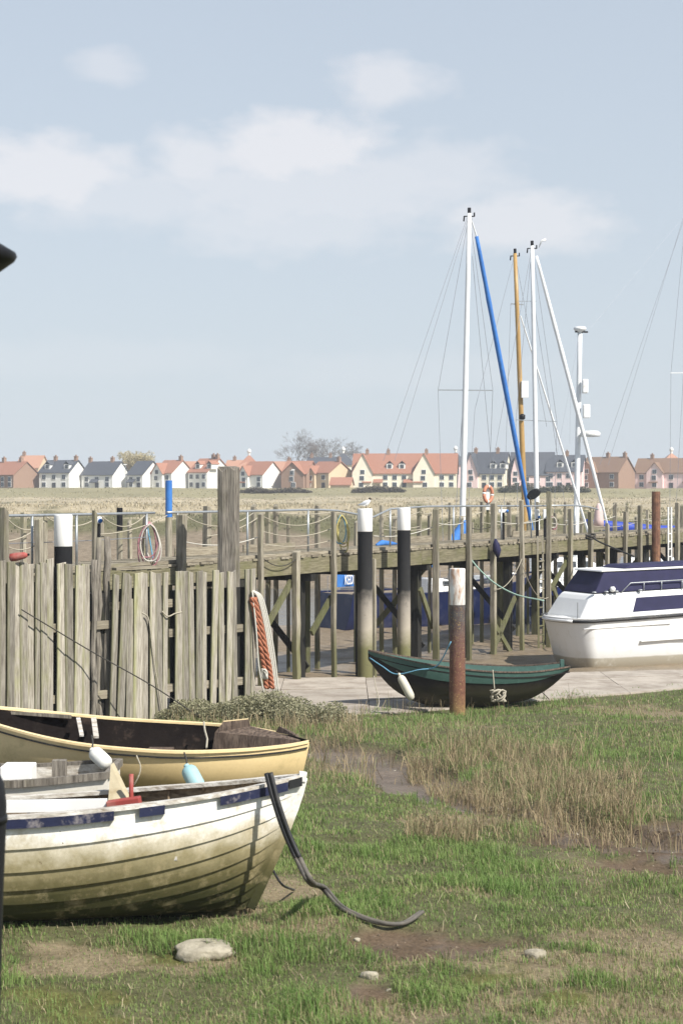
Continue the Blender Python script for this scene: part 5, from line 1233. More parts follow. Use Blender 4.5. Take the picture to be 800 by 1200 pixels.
def house(label, px0, px1, px2, ridge, eave, base, D, wall, roof, W=7.5, dorm=(), wings=(), chims=(), win=3, gwin=0, wing_wall=None, ridge_w=None, finial=None, name='house', garage=None, porch=()):
    s = FPX / D
    g_ = max((px2 - px1) / s, .3); sn = min(.92, g_ / W); th = math.asin(sn); L = (px1 - px0) / s / math.cos(th)
    Cn = P(px1, base, D); ex = Vector((math.cos(th), -math.sin(th), 0)); A0 = Cn - ex * L
    zb = CAMZ - (base - HOR) / s; zg = 4.0
    hE = CAMZ - (eave - HOR) / s - zg; hR = CAMZ - (ridge - HOR) / s - zg
    M4 = Matrix.Translation((A0.x, A0.y, zg)) @ Matrix.Rotation(-th, 4, 'Z')
    o = thing(name, label, 'house', m=M4, group='houses beyond the sea wall')
    mb = MB().add([(0, 0, -.6), (L, 0, -.6), (L, W, -.6), (0, W, -.6), (0, 0, hE), (L, 0, hE), (L, W, hE), (0, W, hE), (0, W / 2, hR), (L, W / 2, hR)],
                  [(0, 1, 5, 4), (2, 3, 7, 6), (1, 2, 6, 9, 5), (3, 0, 4, 8, 7)])
    mb.build('wall', WALLS[wall], o, xf=M4)
    rf = gable_roof(MB(), 0, L, 0, W, hE + .02, hR + .02).build('roof', ROOFS[roof], o, xf=M4)
    def lx(px):                                   # front-face local x of a pixel
        r = (px - 400) / FPX
        return max(0, min(L, (r * A0.y - A0.x) / (ex.x - r * ex.y)))
    for px in chims:
        x = lx(px) if px < px1 else L - .5
        MB().box((x - .38, W / 2 - .38, hR - .9), (x + .38, W / 2 + .38, hR + .95)).box((x - .44, W / 2 - .44, hR + .955), (x + .44, W / 2 + .44, hR + 1.08)).box((x - .15, W / 2 - .15, hR + 1.085), (x + .15, W / 2 + .15, hR + 1.4)).build('chimney', WALLS['brick'], rf, xf=M4)
    slope = (hR - hE) / (W / 2)
    for px in dorm:
        x = lx(px); z0 = hE + slope * .9
        d = MB().box((x - .75, .8, z0), (x + .75, 3.2, z0 + 1.25)).build('dormer', WALLS['white'], o, xf=M4)
        gable_roof(MB(), x - .78, x + .78, .8, 3.6, z0 + 1.25, z0 + 1.95, .12, .08, 'y').build('dormer_roof', ROOFS[roof], d, xf=M4)
        W4 = M4 @ Matrix.Translation((x, .78, z0 + .68)) @ Matrix.Scale(.8, 4)
        place('pane', PANE, d, W4 @ Matrix.Translation((-.28, 0, 0))); place('pane', PANE, d, W4 @ Matrix.Translation((.28, 0, 0)))
    wx = []
    for (a, b_, apex) in wings:
        xa, xb = lx(a), lx(b_); 
        if b_ >= px1: xb = L - .02
        if a <= px0: xa = .02
        zr = CAMZ - (apex - HOR) / s - zg; pr = .9; xm = (xa + xb) / 2; wx.append((xa, xb))
        wg = MB().add([(xa, -pr, -.6), (xb, -pr, -.6), (xb, .02, -.6), (xa, .02, -.6), (xa, -pr, hE), (xb, -pr, hE), (xb, .02, hE), (xa, .02, hE), (xm, -pr, zr), (xm, W / 2, zr)],
                      [(0, 1, 5, 8, 4), (1, 2, 6, 5), (3, 0, 4, 7)]).build('gable_wing', WALLS[wing_wall or wall], o, xf=M4)
        gable_roof(MB(), xa, xb, -pr, W / 2, hE + .03, zr + .03, .28, .14, 'y').build('wing_roof', ROOFS[roof], wg, xf=M4)
        if zr - hE > 2: put_window(o, M4, xm, hE + .2, -pr - .03, 0, .9)
        for zz in (1.4, hE - 1.25): put_window(o, M4, xm + random.uniform(-.3, .3), zz, -pr - .03, 0, .95)
    for k in range(win):
        x = L * (k + .5) / win
        if any(a - .7 < x < b_ + .7 for a, b_ in wx): continue
        put_window(o, M4, x, hE - 1.1, -.03, 0, .95)
        if not (k == win // 2): put_window(o, M4, x, 1.45, -.03, 0, .95)
        else: MB().box((x - .5, -.08, -.4), (x + .5, .05, 1.9)).build('door', DOORM, o, xf=M4)
    for k in range(gwin): put_window(o, M4, L + .03, 1.5 + 2.6 * k, W * .5, R(90), .85)
    for px in porch:
        x = lx(px); MB().add([(x - 1.1, -1.2, 2.0), (x + 1.1, -1.2, 2.0), (x + 1.1, -.02, 2.75), (x - 1.1, -.02, 2.75), (x - 1.1, -1.2, 1.85), (x + 1.1, -1.2, 1.85), (x + 1.1, -.02, 2.6), (x - 1.1, -.02, 2.6)], [(0, 1, 2, 3), (7, 6, 5, 4), (0, 4, 5, 1), (1, 5, 6, 2), (3, 7, 4, 0)]).build('porch_roof', ROOFS[roof], o, xf=M4)
    if finial:
        x = lx(finial); MB().lathe([(.25, 0), (.3, .3), (.5, .6), (.5, .9), (.1, 1.4)], 10).build('cupola', WALLS['white'], rf, xf=M4 @ Matrix.Translation((x, W / 2, hR + .1)))
    return o
def hip(label, px0, px1, ridge, eave, D, wall, roof, finial=False):
    """square house under a pyramid roof"""
    s = FPX / D; w = (px1 - px0) / s; c = P((px0 + px1) / 2, 570, D); zg = 4.0
    hE = CAMZ - (eave - HOR) / s - zg; hR = CAMZ - (ridge - HOR) / s - zg; M4 = Matrix.Translation((c.x, c.y, zg))
    o = thing('house', label, 'house', m=M4, group='houses beyond the sea wall'); h = w / 2
    MB().box((-h * .9, -h * .9, -.6), (h * .9, h * .9, hE)).build('wall', WALLS[wall], o, xf=M4)
    rf = MB().add([(-h, -h, hE - .05), (h, -h, hE - .05), (h, h, hE - .05), (-h, h, hE - .05), (0, 0, hR)], [(0, 1, 4), (1, 2, 4), (2, 3, 4), (3, 0, 4), (3, 2, 1, 0)]).build('roof', ROOFS[roof], o, xf=M4)
    if finial: MB().lathe([(.3, -.3), (.35, .3), (.55, .6), (.55, 1.0), (.1, 1.5)], 10).build('cupola', WALLS['white'], rf, xf=M4 @ Matrix.Translation((0, 0, hR)))
    for d in (-.4, .4): put_window(o, M4, d * w, hE - 1.2, -h * .9 - .03)
HD_ = 402
house('brick house with a red roof ending the row by the picture edge', -34, 16, 41, 541, 556, 571, HD_, 'brick', 'red', 8, wings=(), chims=(-10, 10), win=5)
house('white house with slate roof and two white dormers beside the brick end house', 43, 81, 97, 539.5, 553.5, 572, HD_, 'white', 'slate', 7.5, dorm=(53.5, 76), chims=(55, 84), win=3, gwin=0)
house('plain white house with slate roof between the dormered white house and the orange roof', 93, 132, 148, 541, 556, 572, HD_, 'white', 'slate', 7.5, chims=(96, 122), win=3, porch=(112,))
house('white house with slate roof just below the yellow-green tree', 148, 167, 188, 540.5, 556, 572, HD_, 'white', 'slate', 8, win=2, porch=(155,))
house('white house with red roof and one front gable, standing behind the blue pole', 179, 201, 224, 539.5, 554, 572, HD_, 'white', 'red', 8, wings=((179, 193, 543),), win=2, chims=(214,))
house('white house with red roof and two dormers next to the tall timber post', 219, 242.5, 269, 537.5, 553, 572, HD_, 'white', 'red', 8.5, dorm=(229, 243), chims=(236, 256), win=3)
house('cream-gabled white house with red roof just past the tall timber post', 281, 307.5, 330, 541, 556, 571, HD_, 'white', 'red', 8, wings=((281, 293, 546),), win=3, porch=(286,))
house('brick house whose broad front gable faces the creek', 330, 359, 372, 540.5, 555, 571, HD_, 'brick', 'red', 8, wings=((331, 357, 542),), win=1)
house('buff brick house with red roof and small front gable below the bare tree', 360, 385, 413, 541, 554, 571, HD_, 'buff', 'red', 9, wings=((360, 371, 546),), chims=(393,), win=2, porch=(364,))
house('low red-roofed garage at the end of the buff brick house', 387, 410, 414, 560, 568, 573, 392, 'buff', 'red', 5, win=0, name='garage')
house('long cream house with red roof, two tall gables and two dormers behind the gull', 413, 534, 539, 531.5, 554, 574, HD_, 'cream', 'red', 9, dorm=(456, 470.5), wings=((413, 437, 531.5), (484, 509, 531.5)), chims=(428, 453, 498), win=11, porch=(430, 443, 478, 490))
house('pink-gabled cream house with slate roof and two dormers behind the first mast', 545, 590, 604, 530, 554, 574, HD_, 'cream', 'slate', 9, dorm=(576.5, 588), wings=((545, 560, 531),), wing_wall='pink', chims=(552, 578), win=5)
house('pink house with slate roof between the wooden mast and the white mast', 599, 648, 654, 530, 556, 574, HD_ + 2, 'pink', 'slate', 9, wings=((599, 609, 534),), win=4, chims=())
house('pink house with slate roof and dormers behind the long white furled sail', 641, 681, 692, 533.5, 552, 573, HD_, 'pink', 'slate', 8, dorm=(655, 672), win=4, chims=(661,))
house('brown-roofed brick house with two chimneys near the radar mast', 683, 724, 749, 535.5, 553, 573, HD_, 'brick', 'brown', 8, wings=((683, 700, 541),), chims=(702, 739), win=3, gwin=0)
house('pink house with brown roof, front gable and porch behind the rusty pipe', 748, 812, 830, 537, 553.5, 573, HD_, 'pink', 'brown', 8, wings=((758, 777, 542),), chims=(758, 800), win=4, porch=(766, 806))
# second row, roofs showing over the first
house('house with bright orange roof behind the brick end house', 18, 45, 52, 534, 548, 571, 440, 'buff', 'orange', 8, win=0, chims=(22,))
house('house with bright orange roof glimpsed between two slate-roofed houses', 132, 160, 166, 541, 552, 571, 440, 'white', 'orange', 8, win=0)
house('house with orange roof behind the dormered white house by the timber post', 196, 226, 232, 541, 552, 571, 440, 'white', 'orange', 8, win=0)
house('house with orange roof showing just behind the tall timber post', 262, 284, 292, 539.5, 552, 571, 440, 'buff', 'orange', 8, win=0, chims=(270,))
hip('house with a red pyramid roof and white cupola behind the cream-gabled house', 280, 304, 532.5, 545, 445, 'buff', 'red', True)
house('house with orange roof and chimneys showing beside the brick gable', 318, 340, 348, 541, 552, 571, 440, 'buff', 'orange', 8, win=0, chims=(334,))
house('slate-roofed house standing below the bare tree', 358, 398, 404, 536, 548, 571, 445, 'cream', 'slate', 8, win=0, chims=(362, 384))
hip('house with a slate pyramid roof and cupola left of the long cream house', 386, 418, 530, 545, 448, 'cream', 'slate', True)
hip('house with a slate pyramid roof and white cupola behind the first mast', 519, 548, 529, 545, 450, 'pink', 'slate', True)
hip('house with an orange pyramid roof and white cupola behind the last pink house', 770, 802, 530.5, 545, 450, 'buff', 'orange', True)

# ------------------------------------------------------------------ trees and bushes by the houses
def leaves(name, label, cat, clumps, n, size, mat, cols, M4, parent=None, group=None, flatten=1.0):
    """many small leaf quads spread through clumps (centre, radius)"""
    k = rng.integers(0, len(clumps), n); C_ = np.array([c for c, _ in clumps], float)[k]; R_ = np.array([r if hasattr(r, '__len__') else (r, r, r) for _, r in clumps], float)[k]
    d = rng.normal(0, 1, (n, 3)); d /= np.linalg.norm(d, axis=1)[:, None]; p = C_ + d * R_ * (rng.random(n) ** .42)[:, None]
    a = rng.normal(0, 1, (n, 3)); a /= np.linalg.norm(a, axis=1)[:, None]; b_ = np.cross(a, rng.normal(0, 1, (n, 3))); b_ /= np.linalg.norm(b_, axis=1)[:, None]
    s_ = size * rng.uniform(.5, 1.4, n)[:, None]
    V = np.stack([p - a * s_, p + b_ * s_ * .5, p + a * s_, p - b_ * s_ * .5], 1).reshape(-1, 3).astype(np.float32)
    me = bpy.data.meshes.new(name); me.vertices.add(n * 4); me.vertices.foreach_set('co', V.ravel())
    me.loops.add(n * 4); me.loops.foreach_set('vertex_index', np.arange(n * 4, dtype=np.int32)); me.polygons.add(n)
    me.polygons.foreach_set('loop_start', np.arange(0, n * 4, 4, dtype=np.int32)); me.polygons.foreach_set('loop_total', np.full(n, 4, np.int32)); me.update()
    at = me.color_attributes.new('Col', 'FLOAT_COLOR', 'POINT'); c = mixcols(np.clip(rng.random(n), 0, 1), cols[0], cols[1])
    at.data.foreach_set('color', np.repeat(np.concatenate([c, np.ones((n, 1))], 1), 4, 0).astype(np.float32).ravel())
    me.materials.append(mat); o = bpy.data.objects.new(name, me); COL.objects.link(o)
    if parent is not None: o.parent = parent
    return o
MAT['leaf'] = TINT('leaf', .7, 0, 0, trans=.25, spec=.2)
BARK = M('tree_bark', (.27, .24, .22), (.18, .16, .145), 3, .95, bmp=.2)
def bare_tree(label, px, base, top, D, spread, seed):
    random.seed(seed); p = P(px, base, D); Hh = (base - top) / FPX * D
    o = thing('bare_tree', label, 'tree', (p.x, p.y, 4.0))
    tr = MB(); tw = MB()
    def br(a, d, L, r_, lv):
        b_ = a + d * L; mid = a.lerp(b_, .5) + Vector((random.uniform(-1, 1), random.uniform(-1, 1), 0)) * L * .06
        (tr if lv < 2 else tw).tube([a, mid, b_], [r_, r_ * .82, r_ * .62], 5 if lv < 3 else 3, cap=False)
        if lv >= 7: return
        for k in range(3 if lv < 2 else (3 if random.random() < .75 else 2)):
            ax = Vector((random.gauss(0, 1), random.gauss(0, 1), random.gauss(0, .6))).normalized()
            nd = (d + ax * random.uniform(.5, .95) + Vector((0, 0, .10))).normalized()
            br(a.lerp(b_, random.uniform(.6, 1)), nd, L * random.uniform(.62, .80), max(r_ * .6, .017), lv + 1)
    base_p = Vector((0, 0, -.3))
    for k in range(3 if spread > 1 else 1):
        br(base_p + Vector((k * 2.6 - 2.6, 0, 0)) * (spread > 1), Vector((random.uniform(-.25, .25), random.uniform(-.2, .2), 1)).normalized(), Hh * .37, .26, 0)
    tr.build('trunk', BARK, o, xf=wm(o)); tw.build('crown', BARK, o, xf=wm(o)); random.seed(seed + 1); return o
bare_tree('large bare grey-brown tree standing above the roofs', 366, 572, 500, 470, 2, 3)
bare_tree('smaller bare tree at the side of the large bare one', 396, 572, 509, 480, 1, 9)
p = P(160, 572, 440); t_ = thing('budding_tree', 'round yellow-green budding tree above the slate roofs', 'tree', (p.x, p.y, 4.0))
MB().tube([(0, 0, -.3), (0.1, 0, 3), (0, 0, 6)], [.3, .24, .16], 8).build('trunk', BARK, t_, xf=wm(t_))
leaves('crown', None, None, [((random.uniform(-3.7, 3.7), random.uniform(-2, 2), 8.0 + random.uniform(-1.8, 1.2)), random.uniform(1.1, 1.9)) for _ in range(22)], 5200, .2, MAT['leaf'], ((.40, .34, .18), (.52, .45, .27)), None, t_)
def bush(label, px0, px1, top, base, D, cols, n, seed, size=.16, name='bush'):
    s = FPX / D; w = (px1 - px0) / s; c = P((px0 + px1) / 2, base, D); g_ = gz(c.x, c.y); h = P(px0, top, D).z - g_ + .1
    o = thing(name, label, 'bush', (c.x, c.y, g_ - .08))
    r2 = np.random.default_rng(seed); m_ = max(5, int(w / h * 2.6))
    cl = []
    for i in range(m_):
        u_ = (i + .5) / m_ * 2 - 1; hh = h * (1 - .55 * u_ * u_) * r2.uniform(.75, 1.05); cl.append(((u_ * w / 2 * .92, r2.uniform(-.3, .3) * h, hh * .45), (w / m_ * 1.1, h * .6, hh * .52)))
    leaves('foliage', None, None, cl, n, size, MAT['leaf'], cols, None, o)
    st_ = MB()
    for c_, r_ in cl: st_.tube([(c_[0], 0, -.15), (c_[0] + r2.uniform(-.1, .1) * h, 0, c_[2] + r_[2] * .6)], [.03 * h, .012 * h], 4)
    st_.build('stems', BARK, o, xf=wm(o)); return o
br_ = ((.075, .06, .05), (.13, .11, .075))
bush('low dark scrub on the sea wall below the cream-gabled house', 281, 320, 569, 579, 340, br_, 1800, 1)
bush('low dark scrub on the sea wall below the brick gable', 314, 366, 570, 578, 340, br_, 2000, 2)
bush('dark brown scrub mound on the sea wall below the long cream house', 411, 476, 567, 579, 340, br_, 3200, 3)
bush('long dark hedge on the sea wall below the pink slate-roofed houses', 582, 645, 565, 577, 340, ((.06, .06, .04), (.11, .11, .06)), 3200, 4)
bush('dark hedge on the sea wall below the white furled sail', 632, 692, 566, 576, 340, ((.06, .06, .04), (.11, .11, .06)), 2600, 5)
# grey-green sea purslane at the foot of the fence
pu = ((.18, .18, .10), (.38, .36, .24))
for lab, a, b_, t, bs_, D, sd_, n in (('grey-green scrub at the foot of the fence behind the yellow dinghy', 188, 275, 812, 872, 33.6, 11, 12000), ('grey-green scrub mound below the orange rope', 250, 362, 800, 874, 33.4, 12, 17000), ('low grey-green scrub spreading over the edge of the concrete', 325, 418, 818, 876, 32.6, 13, 11000)):
    bush(lab, a, b_, t, bs_, D, pu, n, sd_, .026, 'scrub_bush')
# street lamps
for lab, px, t in (('slim street lamp in front of the brick gable', 343.5, 551), ('slim street lamp between the slate-roofed houses', 147, 545)):
    p = P(px, 572, 385); o = thing('street_lamp', lab, 'street lamp', (p.x, p.y, 4.0)); zt = CAMZ - (t - HOR) / FPX * 385
    MB().tube([(p.x, p.y, 3.6), (p.x, p.y, zt)], .07, 6).build('column', MAT['galv'], o)
    MB().box((p.x - .35, p.y - .2, zt), (p.x + .35, p.y + .2, zt + .22)).build('lamp_head', MAT['white'], o)
# ------------------------------------------------------------------ small things
# gull on the pile
MAT['gullwhite'] = M('gull_white', (.82, .82, .81), (.76, .76, .75), 9, .8, bmp=.1)
MAT['gullgrey'] = M('gull_grey', (.42, .44, .47), (.36, .38, .41), 9, .8, bmp=.1)
MAT['gulldark'] = M('gull_dark', (.04, .03, .028), (.03, .022, .02), 9, .8, bmp=.1)
q = P(427.5, 596, D1); gx, gy, gzz = q.x + .03, q.y, q.z
gl = thing('gull', 'dark-headed gull standing on the white top of a mooring pile', 'gull', (gx, gy, gzz))
MB().tube([(gx - .20, gy, gzz + .085), (gx - .12, gy, gzz + .105), (gx - .05, gy, gzz + .125), (gx + .02, gy, gzz + .15), (gx + .07, gy, gzz + .19), (gx + .088, gy, gzz + .225)], [.006, .032, .062, .068, .042, .030], 10).build('body', MAT['gullwhite'], gl, smooth=True)
MB().tube([(gx + .084, gy, gzz + .222), (gx + .092, gy, gzz + .245), (gx + .10, gy, gzz + .268), (gx + .104, gy, gzz + .280)], [.028, .036, .030, .008], 10).build('head', MAT['gulldark'], gl, smooth=True)
MB().tube([(gx + .12, gy, gzz + .252), (gx + .165, gy, gzz + .242)], [.010, .003], 6).build('bill', MAT['gulldark'], gl)
for d in (-.05, .05): MB().tube([(gx + .04, gy + d, gzz + .17), (gx - .06, gy + d * 1.15, gzz + .135), (gx - .16, gy + d * .7, gzz + .105), (gx - .235, gy + d * .3, gzz + .085)], [.02, .036, .022, .004], 8).build('wing', MAT['gullgrey'], gl, smooth=True)
for d in (-.02, .02): MB().tube([(gx, gy + d, gzz - .005), (gx - .005, gy + d, gzz + .10)], .006, 5).build('leg', MAT['gulldark'], gl)
# life ring on a post
q = P(571.5, 579, J(js(571, JW + .35), JW + .35).y); 
lr = thing('life_ring', 'faded orange lifebuoy hung on a post at the back of the jetty', 'lifebuoy', q)
ring = [q + Vector((.15 * math.cos(a), 0.10 * math.cos(a), .27 * math.sin(a))) for a in np.linspace(0, 2 * math.pi, 29)]
for i in range(4):
    MB().tube(ring[i * 7:i * 7 + 7], .062, 10).build('float_segment', MAT['orange'], lr, smooth=True)
    MB().tube(ring[i * 7 + 6:i * 7 + 8], .066, 10).build('white_band', MAT['white'], lr, smooth=True)
MB().bar(q + Vector((0, .1, -.55)), q + Vector((0, .1, .2)), .12, .05).build('backing_board', MAT['white'], lr)
MB().bar(q + Vector((0, .17, -1.5)), q + Vector((0, .17, .1)), .09, .09).build('support_post', MAT['wood'], lr)
# black oval float up by the blue furled sail
q = P(625, 579, J(js(625, .3), .3).y)
X = Matrix.Translation(q) @ Matrix.Rotation(R(35), 4, 'Y') @ Matrix.Rotation(R(0), 4, 'Z')
bf = thing('black_float', 'black oval paddle-shaped float on a short bracket above the handrail', 'float', m=X)
prof = [(.26 * math.cos(a), .155 * math.sin(a)) for a in np.linspace(0, 2 * math.pi, 24, endpoint=False)]
rows = [[(a * k, y, -b_ * k) for a, b_ in prof] for y, k in ((-.05, .8), (-.03, .97), (0, 1), (.03, .97), (.05, .8))]
X2 = Matrix.Translation(q) @ Matrix.Rotation(R(-32), 4, 'Y')
mb = MB().grid(rows, closed=True); n_ = 24; mb.f.append(tuple(reversed(range(n_)))); mb.f.append(tuple(range(4 * n_, 5 * n_)))
mb.build('disc', MAT['black'], bf, xf=X2, smooth=False)
pb = Vector((*J(js(622, .08), .08).xy, DECK + .95))
MB().tube([q + Vector((-.12, 0, -.08)), pb], .02, 6).build('bracket', MAT['black'], bf)
# power pedestals and white boxes on the rail
def pedestal(label, px, top, bot, off, w=.16):
    s = js(px, off); D = J(s, off).y; a = P(px, top, D); b_ = P(px, bot, D)
    o = thing('power_pedestal', label, 'power box', (a.x, a.y, DECK), group='power boxes on the jetty')
    bx_ = MB().box((a.x - w / 2, a.y - .08, b_.z), (a.x + w / 2, a.y + .08, a.z)).build('housing', MAT['white'], o); bevel(bx_, .02, 2)
    MB().box((a.x - .045, a.y - .05, DECK - .05), (a.x + .045, a.y + .05, b_.z)).build('stand', MAT['black'], o)
    MB().tube([(a.x + w * .35, a.y - .1, b_.z + .06), (a.x + w * .5, a.y - .12, b_.z + .05)], .05, 8).build('socket_cover', MAT['bluecloth'], o, smooth=True)
pedestal('white power box with a blue socket behind the fence planks', 115, 605.5, 613.5, .35, .15)
pedestal('small white power box with dark sockets on the far stanchion', 638, 597, 608, .3, .12)
pedestal('small white power box with dark sockets just under the black float', 629, 597, 608, .35, .12)
pedestal('white lamp box on a dark stand near the blue headsail', 589, 597, 601, .5, .3)
# red buoy over the fence
q = P(22, 652, 31.6)
X = Matrix.Translation(q) @ Matrix.Rotation(R(80), 4, 'Y')
o = thing('red_buoy', 'red cone-shaped buoy lying along the top of the plank fence', 'buoy', m=X)
MB().lathe([(.03, -.17), (.075, -.15), (.08, -.05), (.06, .12), (.03, .17)], 14).build('float', MAT['red'], o, xf=X, smooth=True)
MB().lathe([(.02, .165), (.022, .2), (.01, .21)], 8).build('eye', MAT['black'], o, xf=X)
# coils of rope hung on the rail
def coil(label, px, top, bot, wpx, off, mats, n=4, group='rope coils hung on the handrail'):
    D = J(js(px, off), off).y; o = thing('rope_coil', label, 'rope coil', P(px, bot, D), group=group)
    for i in range(n):
        mt = mats[i % len(mats)]; w = wpx * random.uniform(.7, 1.1); b0 = bot - random.uniform(0, 12); sh = random.uniform(-.25, .25) * wpx; dd = random.uniform(-.12, .12)
        pts = [P(px + random.uniform(-1, 1), top + random.uniform(0, 3), D + dd)]
        for u_, v_ in ((-.35, .25), (-.5, .6), (-.3, .93), (.05, 1.0), (.35, .92), (.5, .6), (.3, .22)): pts.append(P(px + sh * v_ + u_ * w, top + v_ * (b0 - top), D + dd))
        pts.append(pts[0]); MB().tube(spline(pts, 4), .016, 6).build('loop', MAT[mt], o, smooth=True)
    return o
coil('pink and white rope coil hung behind the planks near the blue pole', 176, 611, 664, 24, .02, ('pinkrope', 'whiterope', 'pinkrope', 'whiterope', 'tanrope'), 6)
rope('hanging_line', 'pale blue line hanging beside the pink rope coil', [P(173, 618, 37.6), P(177, 640, 37.6), P(181, 664, 37.5)], .018, 'bluerope')
coil('yellow and white rope coil hung on the front handrail', 400, 603, 648, 14, .0, ('yellowrope', 'whiterope', 'yellowrope', 'bluerope'), 5)
coil('faded pink rope coil hung beyond the black float', 647, 604, 626, 10, .1, ('pinkrope', 'whiterope', 'tanrope'), 4)
# cover over an outboard, leaning fender boards etc.
q = P(701, 617, J(js(701, JW * .6), JW * .6).y)
o = thing('outboard_cover', 'pinkish white canvas hood over an outboard standing on the jetty', 'cover', q)
MB().lathe([(.20, 0), (.19, .25), (.16, .55), (.10, .78), (.03, .9)], 12).build('hood', M('pinkish_canvas', (.62, .48, .46), (.54, .40, .38), 5, .8, bmp=.3), o, xf=Matrix.Translation(q), smooth=True)
MB().box((-.25, -.2, -.12), (.25, .2, 0)).build('stand_board', MAT['wood_x'], o, xf=Matrix.Translation(q))
# folded blue tarpaulin on the deck
a = J(js(441, JW * .8), JW * .8, DECK + .02)
o = MB().tube([a, a + JU * .35 + Vector((0, 0, .05)), a + JU * .9 + Vector((0, 0, .02)), a + JU * 1.3], [.04, .09, .07, .03], 8).build('folded_tarpaulin', MAT['bluecloth'], M4=Matrix.Translation(a), smooth=True); tag(o, 'small folded blue tarpaulin lying on the deck between the two mooring piles', 'tarpaulin')
# dark cloth on the rail post
q = P(580, 642, J(js(580, -.33), -.33).y)
o = MB().tube([q + Vector((0, 0, .28)), q + Vector((.02, 0, .12)), q + Vector((.05, -.02, -.08)), q + Vector((.08, 0, -.32))], [.03, .10, .13, .03], 9).build('dark_jacket', MAT['navycloth'], M4=Matrix.Translation(q), smooth=True); tag(o, 'dark navy cloth hung from a jetty post over the mud', 'cloth')
# mooring ropes
rope('mooring_rope', 'pale green rope slanting from the jetty face to the white cruiser', [P(545, 645, 51.3), P(552, 656, 51.2), P(562, 668, 51.1), P(580, 684, 50.6), P(605, 697, 50.0), P(637, 704, 49.5)], .022, 'greenrope')
rope('rope_tail', 'knotted pale green rope end hanging against the jetty beam', [P(543, 642, 51.2), P(548, 656, 51.1), P(551, 668, 51.0), P(547, 690, 51.1), P(546, 712, 51.2)], .024, 'greenrope')
rope('mooring_rope', 'dark rope running from a jetty post down to the cruiser roof', [P(690, 627, 58.6), P(700, 634, 57.5), P(718, 642, 55), P(742, 652, 51.5)], .03, 'darkrope')
rope('lashing', 'black lashing wound round a jetty post above the cruiser', [P(686, 627, 58.3), P(692, 629, 58.0), P(697, 627, 58.3), P(692, 626, 58.6), P(686, 630, 58.3), P(692, 632, 58.0), P(697, 630, 58.3)], .035, 'darkrope')
rope('mooring_rope', 'thin dark rope slanting down across the face of the plank fence', [F(22, .1) + Vector((0, 0, fz(22, 714))), F(95, .35) + Vector((0, 0, fz(95, 762))), F(150, .8) + Vector((0, 0, fz(150, 800))), F(205, 1.1) + Vector((0, 0, fz(205, 842)))], .012, 'darkrope')
rope('hanging_line', 'looped grey rope hanging down the fence planks', [F(165, .05) + Vector((0, 0, fz(165, 718))), F(172, .07) + Vector((0, 0, fz(172, 726))), F(177, .06) + Vector((0, 0, fz(177, 765))), F(182, .08) + Vector((0, 0, fz(182, 800))), F(187, .1) + Vector((0, 0, fz(187, 836)))], .013, 'tanrope')
rope('short_line', 'short knotted rope end at the dark gap in the fence', [F(188, .05) + Vector((0, 0, fz(188, 716))), F(194, .08) + Vector((0, 0, fz(194, 722))), F(203, .05) + Vector((0, 0, fz(203, 719))), F(211, .06) + Vector((0, 0, fz(211, 717)))], .014, 'tanrope')
# orange and white hawser hung from the last fence post
hw = thing('hawser', 'thick orange hawser with white ropes hung from the end post of the fence', 'hawser', F(304, .1) + Vector((0, 0, -1.0)))
def fp(px, row, out): return F(px, out) + Vector((0, 0, fz(px, row)))
ctr = spline([fp(293, 700, .06), fp(298, 730, .10), fp(302, 760, .12), fp(306, 785, .12), fp(308, 806, .12)], 10)
for ph in (0, 2.09, 4.19):
    for base_, rr in ((0, .045), (.075, .040)):
        pts = [c + Vector((base_ * (.6 + i / len(ctr)) + .035 * math.cos(ph + i * .75), .035 * math.sin(ph + i * .75) - .02, 0)) for i, c in enumerate(ctr)]
        MB().tube(pts, rr * .75, 7).build('orange_strand', MAT['orangerope'], hw, smooth=True)
for dx, l in ((0, 0), (1.6, 2), (3.2, -1), (5, 1)):
    MB().tube(spline([fp(292 + dx * .3, 692, .1), fp(297 + dx, 700, .14), fp(304 + dx * 1.1, 730, .15), fp(310 + dx * 1.2, 768, .15), fp(315 + dx * 1.2, 812, .15)], 6), .020, 6).build('white_line', MAT['whiterope'], hw, smooth=True)
MB().tube(spline([fp(292, 692, .1), fp(294.5, 740, .16), fp(297, 780, .17), fp(303, 812, .17)], 6), .018, 6).build('white_line', MAT['whiterope'], hw, smooth=True)
kn = MB()
for i in range(4): kn.tube([fp(302.5, 789, .2) + Vector((.06 * math.cos(a + i), -.03 * math.sin(a + i * 2), .10 * math.sin(a))) for a in np.linspace(0, 6.28, 10)], .022, 6)
kn.build('knot', MAT['whiterope'], hw, smooth=True)
